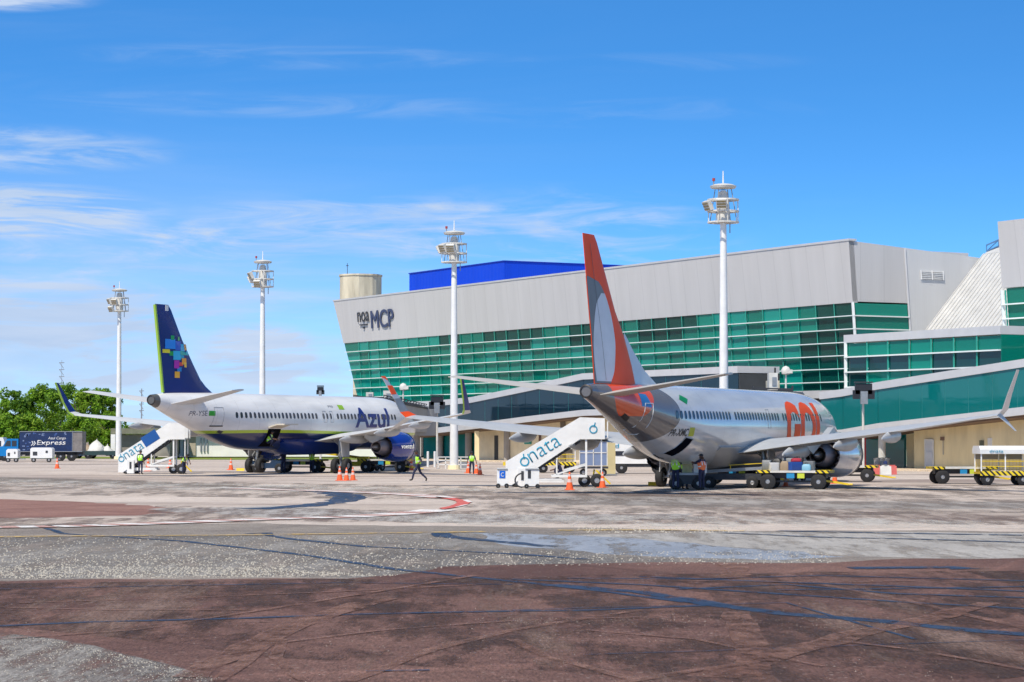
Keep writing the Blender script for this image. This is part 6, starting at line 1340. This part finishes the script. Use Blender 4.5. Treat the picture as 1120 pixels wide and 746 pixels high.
def leafm(name, c): return M(name, c, .6, 0, var=.25, vs=.8, spec=.3)
LM = [leafm('leaf_mid_green', (.21, .40, .025)), leafm('leaf_bright_green', (.27, .42, .035)), leafm('leaf_dark_green', (.07, .16, .015))]
for m in LM:
    b = m.node_tree.nodes['Principled BSDF']; t_ = m.node_tree; tr = N(t_, 'ShaderNodeBsdfTranslucent'); tr.inputs[0].default_value = (.22, .38, .03, 1); mx = N(t_, 'ShaderNodeMixShader'); mx.inputs[0].default_value = .42
    L(t_, b.outputs[0], mx.inputs[1]); L(t_, tr.outputs[0], mx.inputs[2]); L(t_, mx.outputs[0], t_.nodes['Material Output'].inputs[0])
bark = M('bark', (.12, .09, .065), .9, var=.3, vs=3)
def tree(px, ytop, Y, wpx, seed, label, name='leafy_tree', nl=5200):
    rn = random.Random(seed); q = P(px, 500, Y); t = thing(name, label, 'tree', (q.x, Y, 0), 0, 'trees beyond the apron')
    h = H+(YH-ytop)/F*Y; w = wpx/F*Y
    mb = MB().tube((0, 0, 0), (.1, 0, h*.35), .32, .22, 9); ends = []
    for k in range(7):
        a = k*2.4+rn.random(); p1 = Vector((.1, 0, h*.3)); p2 = Vector((math.cos(a)*w*.28, math.sin(a)*w*.2, h*rn.uniform(.5, .8))); mb.tube(p1, p2, .15, .05, 6); ends.append(p2)
    mb.build('trunk', bark, t, 50)
    cl = []
    big = rn.uniform(.75, 1.3); dull = rn.random()
    for k in range(58):
        a = rn.uniform(0, 6.28); u = rn.random(); zz = h*(.22+.70*u); rr = w/2*(1-abs(u-.38)**1.7*1.5)*math.sqrt(rn.random()); cl.append((Vector((math.cos(a)*rr, math.sin(a)*rr*.8, zz)), rn.uniform(.05, .17)*w*.75+.25, rn.random()))
    v = []; f = []; mi = []
    for i in range(nl):
        c, r, tone = cl[rn.randrange(len(cl))]
        d = Vector((rn.gauss(0, 1), rn.gauss(0, 1), rn.gauss(0, .8))).normalized()*r*rn.random()**.4; p = c+d
        if p.z > h*1.0 or p.z < .4: continue
        s = rn.uniform(.12, .32)*big; n_ = (d.normalized()+Vector((rn.gauss(0, .6), rn.gauss(0, .6), rn.gauss(.3, .6)))).normalized(); a = n_.orthogonal().normalized(); a = Matrix.Rotation(rn.uniform(0, 6.28), 3, n_) @ a; b = n_.cross(a)
        o = len(v); v += [p-a*s, p-b*s*.55, p+a*s, p+b*s*.55]; f.append((o, o+1, o+2, o+3)); mi.append(((0, 1, 2) if dull < .6 else (2, 0, 2))[(tone > .35)+(tone > .75)] if rn.random() < .75 else rn.randrange(3))
    m_ = MB(); m_.v = [tuple(x) for x in v]; m_.f = f; m_.m = mi; m_.build('crown', LM, t)
    return t
for args in ((-18, 436, 345, 60, 1, 'tree cut off by the left edge behind the blue cab'), (14, 424, 340, 46, 2, 'leafy tree behind the blue truck cab, tallest at its left side'), (42, 419, 352, 52, 3, 'bright leafy tree above the left half of the navy box'),
             (68, 416, 346, 50, 4, 'tall leafy tree behind the navy winglet'), (92, 422, 340, 44, 5, 'leafy tree between the winglet and the leftmost mast'), (113, 420, 350, 44, 6, 'leafy tree just left of the leftmost mast'),
             (30, 452, 325, 44, 7, 'low bushy tree over the middle of the navy box'), (88, 452, 322, 46, 8, 'low bushy tree behind the flatbed trailer'), (118, 450, 328, 26, 9, 'narrow bushy tree right behind the leftmost mast foot'), (148, 463, 330, 34, 10, 'small tree top above the grey shed'),
             (2, 455, 322, 40, 11, 'low bushy tree behind the white van')):
    tree(*args)
def thin(px, y0, Y, label, r=.12):
    q = P(px, 500, Y); h = H+(YH-y0)/F*Y; t = thing('antenna_mast', label, 'mast', (q.x, Y, 0), 0, 'thin distant masts'); mb = MB().tube((0, 0, 0), (0, 0, h), r, r*.6, 6); mb.build('mast_pole', steel, t)
    mb = MB()
    for k in range(4): mb.bar((-.4, 0, h-.4-k*1.1), (.4, 0, h-.4-k*1.1), .12).bar((-.35, 0, h-.4-k*1.1), (.3, 0, h-1.3-k*1.1), .08)
    mb.build('cross_arm', steel, t); return t
thin(154.5, 425, 400, 'thin grey mast beside the tail cone of the white jet', .15); thin(3, 440, 360, 'thin grey mast at the left edge above the trees'); thin(66.8, 394, 380, 'thin whip antenna above the trees over the navy winglet', .05)

# ------------------------------------------------------------------ boarding bridges and docking displays
def bridge(label, hx, hy, tx, ty, zf, zr, w, extra):
    t = thing('boarding_bridge', label, 'boarding bridge'); a, b = Vector((hx, hy, 0)), Vector((tx, ty, 0)); d = (b-a).normalized(); s_ = Vector((-d.y, d.x, 0))
    L_ = (b-a).length; rise = .0
    MB().prism([a+s_*w/2+Vector((0,0,zf)), a-s_*w/2+Vector((0,0,zf)), a-s_*w/2+Vector((0,0,zr-.3)), a+s_*w/2+Vector((0,0,zr-.3))], d*L_).build('tunnel', M('bridge_grey', (.40, .41, .42), .5, var=.15), t)
    MB().prism([a+s_*(w/2+.1)+Vector((0,0,zr-.3)), a-s_*(w/2+.1)+Vector((0,0,zr-.3)), a-s_*(w/2+.1)+Vector((0,0,zr-.1)), a+s_*(w/2+.1)+Vector((0,0,zr-.1))], d*L_).build('roof', dark, t)
    mb = MB(); n = 14
    for k in range(n):
        p = a+d*L_*k/n; q = a+d*L_*(k+1)/n
        for e in (-1, 1):
            mb.bar(p+s_*e*w*.45+Vector((0,0,zr+.25)), q+s_*e*w*.45+Vector((0,0,zr+.25)), .07); mb.bar(p+s_*e*w*.45+Vector((0,0,zr-.1)), p+s_*e*w*.45+Vector((0,0,zr+.25)), .06)
            mb.bar(p+s_*e*w*.45+Vector((0,0,zr-.05)), q+s_*e*w*.45+Vector((0,0,zr+.22)), .05)
        mb.bar(p-s_*w*.45+Vector((0,0,zr+.05)), p+s_*w*.45+Vector((0,0,zr+.12)), .09)
    mb.build('roof_railing', dark, t)
    MB().lathe(a-d*.5, (0, 0, 1), [(zf-.3, 1.9), (zf, 2.0), (zr-.3, 2.0), (zr-.15, 1.9), (zr-.1, .2)], 20).build('cab', M('cab_dark', (.10, .10, .11), .5), t)
    m_ = a+d*L_*.55
    MB().bar(m_+s_*1.2+Vector((0,0,.5)), m_+s_*1.2+Vector((0,0,zf)), .28).bar(m_-s_*1.2+Vector((0,0,.5)), m_-s_*1.2+Vector((0,0,zf)), .28).bar(m_+s_*1.4+Vector((0,0,.6)), m_-s_*1.4+Vector((0,0,.6)), .4).build('drive_leg', offwhite, t)
    for e in (-1, 1): MB().lathe(m_+s_*e*1.2-s_*.2+Vector((0,0,.5)), s_, [(0, .1), (0, .5), (.4, .5), (.4, .1)], 18).build('wheel', black, t)
    MB().lathe(b, (0, 0, 1), [(zf-.4, 2.4), (zr, 2.4), (zr+.1, .2)], 24).build('rotunda', MATS['bridge_grey'], t, 40)
    MB().tube(b, b+Vector((0,0,zf-.3)), .55, n=16).build('pedestal', MATS['grey_concrete'], t, 40)
    for fr, ww, hh, m in extra:
        p = a+d*L_*fr; MB().box(p+Vector((0,0,zr+hh/2)), (ww, 1.0, hh)).box(p+Vector((ww*.1, -.52, zr+hh*.5)), (ww*.5, .05, hh*.5), 1).build('roof_unit', [m, steel], t)
bridge('dark roofed boarding bridge rising behind the front fuselage of the silver jet', 16.5, 150.5, 21.5, 196, 3.0, 5.75, 2.8, [(.02, .55, 1.1, offwhite), (.16, .8, .75, M('cream_unit', (.62, .56, .42), .6))])
bridge('dark roofed boarding bridge behind the nose of the white jet', -11.9, 197.5, -10.5, 258, 3.2, 5.95, 2.8, [(.02, .6, .5, offwhite), (.35, .8, 1.0, offwhite)])
def vdgs(label, px, Y, y0, y1, w, foot=0):
    q = P(px, y1, Y); zt = H+(YH-y0)/F*Y; t = thing('docking_display', label, 'display sign', (q.x, Y, 0), 0, 'docking guidance displays'); zb_ = q.z
    MB().tube((0, .3, foot), (0, .3, zt-.4), .10, n=10).build('pole', offwhite, t)
    hh = zt-zb_; MB().box((0, 0, zb_+hh*.72), (w*.75, .5, hh*.5)).build('display_housing', blackp, t); MB().box((-w*.33, -.05, zb_+hh*.45), (w*.3, .4, hh*.42)).build('side_lamp', blackp, t); MB().box((w*.33, -.05, zb_+hh*.45), (w*.3, .4, hh*.42)).build('side_lamp', blackp, t)
    MB().box((0, -.27, zb_+hh*.30), (w*.32, .3, hh*.6)).build('laser_box', steel, t); MB().box((0, .0, zt+.06), (w*.8, .7, .1)).build('hood', dark, t)
vdgs('black docking display on a pale pole before the teal walkway', 944.5, 192, 419, 442, 1.8)
vdgs('black docking display in front of the dark blue walkway left of the mast', 478, 240, 433, 452, 1.7)
vdgs('beige docking unit on a pole above the middle of the white fuselage', 350.5, 232, 423, 434, .8)
def cam_(label, px, py, Y, yb):
    q = P(px, py, Y); zb_ = P(px, yb, Y).z; t = thing('camera_pole', label, 'camera pole', (q.x, Y, 0), 0, 'small white camera poles'); MB().tube((0, 0, max(0, zb_-9)), (0, 0, q.z-.2), .07, n=8).build('pole', offwhite, t); MB().lathe((0, 0, q.z), (0, 0, 1), [(-.35, .1), (-.3, .32), (0, .38), (.25, .25), (.35, .03)], 14).build('camera_dome', offwhite, t, 50)
    MB().box((.25, -.2, q.z-.1), (.5, .3, .3)).build('camera_head', offwhite, t)
cam_('white camera on a slim pole behind the orange winglet', 441, 423, 225, 445); cam_('white camera on a slim pole above the front of the silver jet', 859.5, 405, 190, 432)
# lamp column at the left end of the terminal
# ------------------------------------------------------------------ small apron furniture
def bollard(label, px, py, h=1.0): t = thing('bollard', label, 'bollard', gp(px, py), 0, 'white bollards'); MB().tube((0, 0, 0), (0, 0, h), .11, n=12).build('post', white, t); MB().lathe((0, 0, h), (0, 0, 1), [(0, .12), (.05, .10), (.07, .01)], 12).build('cap', white, t)
for px, py, lab in ((468, 511, 'white bollard left of the third mast foot, left of a pair'), (475.5, 511, 'white bollard left of the third mast foot, right of a pair'), (931.5, 516, 'white bollard behind the silver engine, left of a pair'), (937.5, 516, 'white bollard behind the silver engine, right of a pair')): bollard(lab, px, py, 1.35)
def barrier(label, px, py, w, m): 
    t = thing('plastic_barrier', label, 'barrier', gp(px, py), 0, 'red and white barriers'); MB().prism([(-w/2, -.25, 0), (-w/2, .25, 0), (-w/2, .2, .25), (-w/2, .1, .62), (-w/2, -.1, .62), (-w/2, -.2, .25)], (w, 0, 0)).build('barrier_block', m, t); MB().box((0, 0, .66), (w*.7, .12, .08)).build('top_grip', m, t)
rp = M('faded_red_plastic', (.62, .13, .11), .5, var=.2)
barrier('faded red barrier left of the dark ball before the beige wall', 956.5, 519, 1.1, rp); barrier('white barrier between two red ones before the beige wall', 968.5, 519.2, .8, offwhite); barrier('short red barrier right of the white one before the beige wall', 976, 519, .6, rp)
t = thing('round_bin', 'dark round lamp standing on the white barrier', 'lamp', Vector((*gp(968.5, 519.2).xy, .705))); MB().lathe((0, 0, 0), (0, 0, 1), [(0, .10), (.08, .17), (.24, .16), (.31, .04)], 14).build('lamp_globe', M('dark_blue_globe', (.03, .04, .12), .3), t); MB().tube((0, 0, -.0), (0, 0, .1), .14, n=10).build('lamp_foot', steel, t)
for px, lab in ((959.5, 'grey bin nearest the white column by the beige wall'), (964.8, 'grey bin in the middle of three by the beige wall'), (969.5, 'grey bin nearest the pale door')):
    q = WP(0, .145, -1.2); r_ = ray(px, 511); q = P(px, 511.5, 196.5); t = thing('waste_bin', lab, 'bin', (q.x, q.y, .142), 0, 'grey bins by the beige wall'); MB().lathe((0, 0, 0), (0, 0, 1), [(0, .24), (.75, .29), (.76, .32), (.8, .32)], 16).build('bin_body', M('bin_grey', (.25, .26, .28), .5), t, 40); MB().lathe((0, 0, .8), (0, 0, 1), [(0, .31), (.06, .28), (.1, .05)], 16).build('lid', dark, t)
t = thing('crowd_fence', 'white tubular barrier around the foot of the third mast', 'barrier', gp(496, 512.5), 0)
mb = MB()
for zz in (.35, .7, 1.0): mb.bar((-1.3, -.8, zz), (1.3, -.8, zz), .07)
for x in (-1.3, -.65, 0, .65, 1.3): mb.bar((x, -.8, 0), (x, -.8, 1.0), .07)
mb.build('rails', white, t); MB().box((-1.3, -.8, .02), (.3, .5, .04)).box((1.3, -.8, .02), (.3, .5, .04)).build('feet', steel, t)
q = gp(507, 512); t = thing('equipment_case', 'yellow topped case right of the third mast foot', 'case', q, 0); MB().box((0, 0, .3), (.8, .6, .6)).build('case_body', steel, t); MB().box((0, 0, .65), (.7, .5, .1)).build('case_lid', yellow, t)
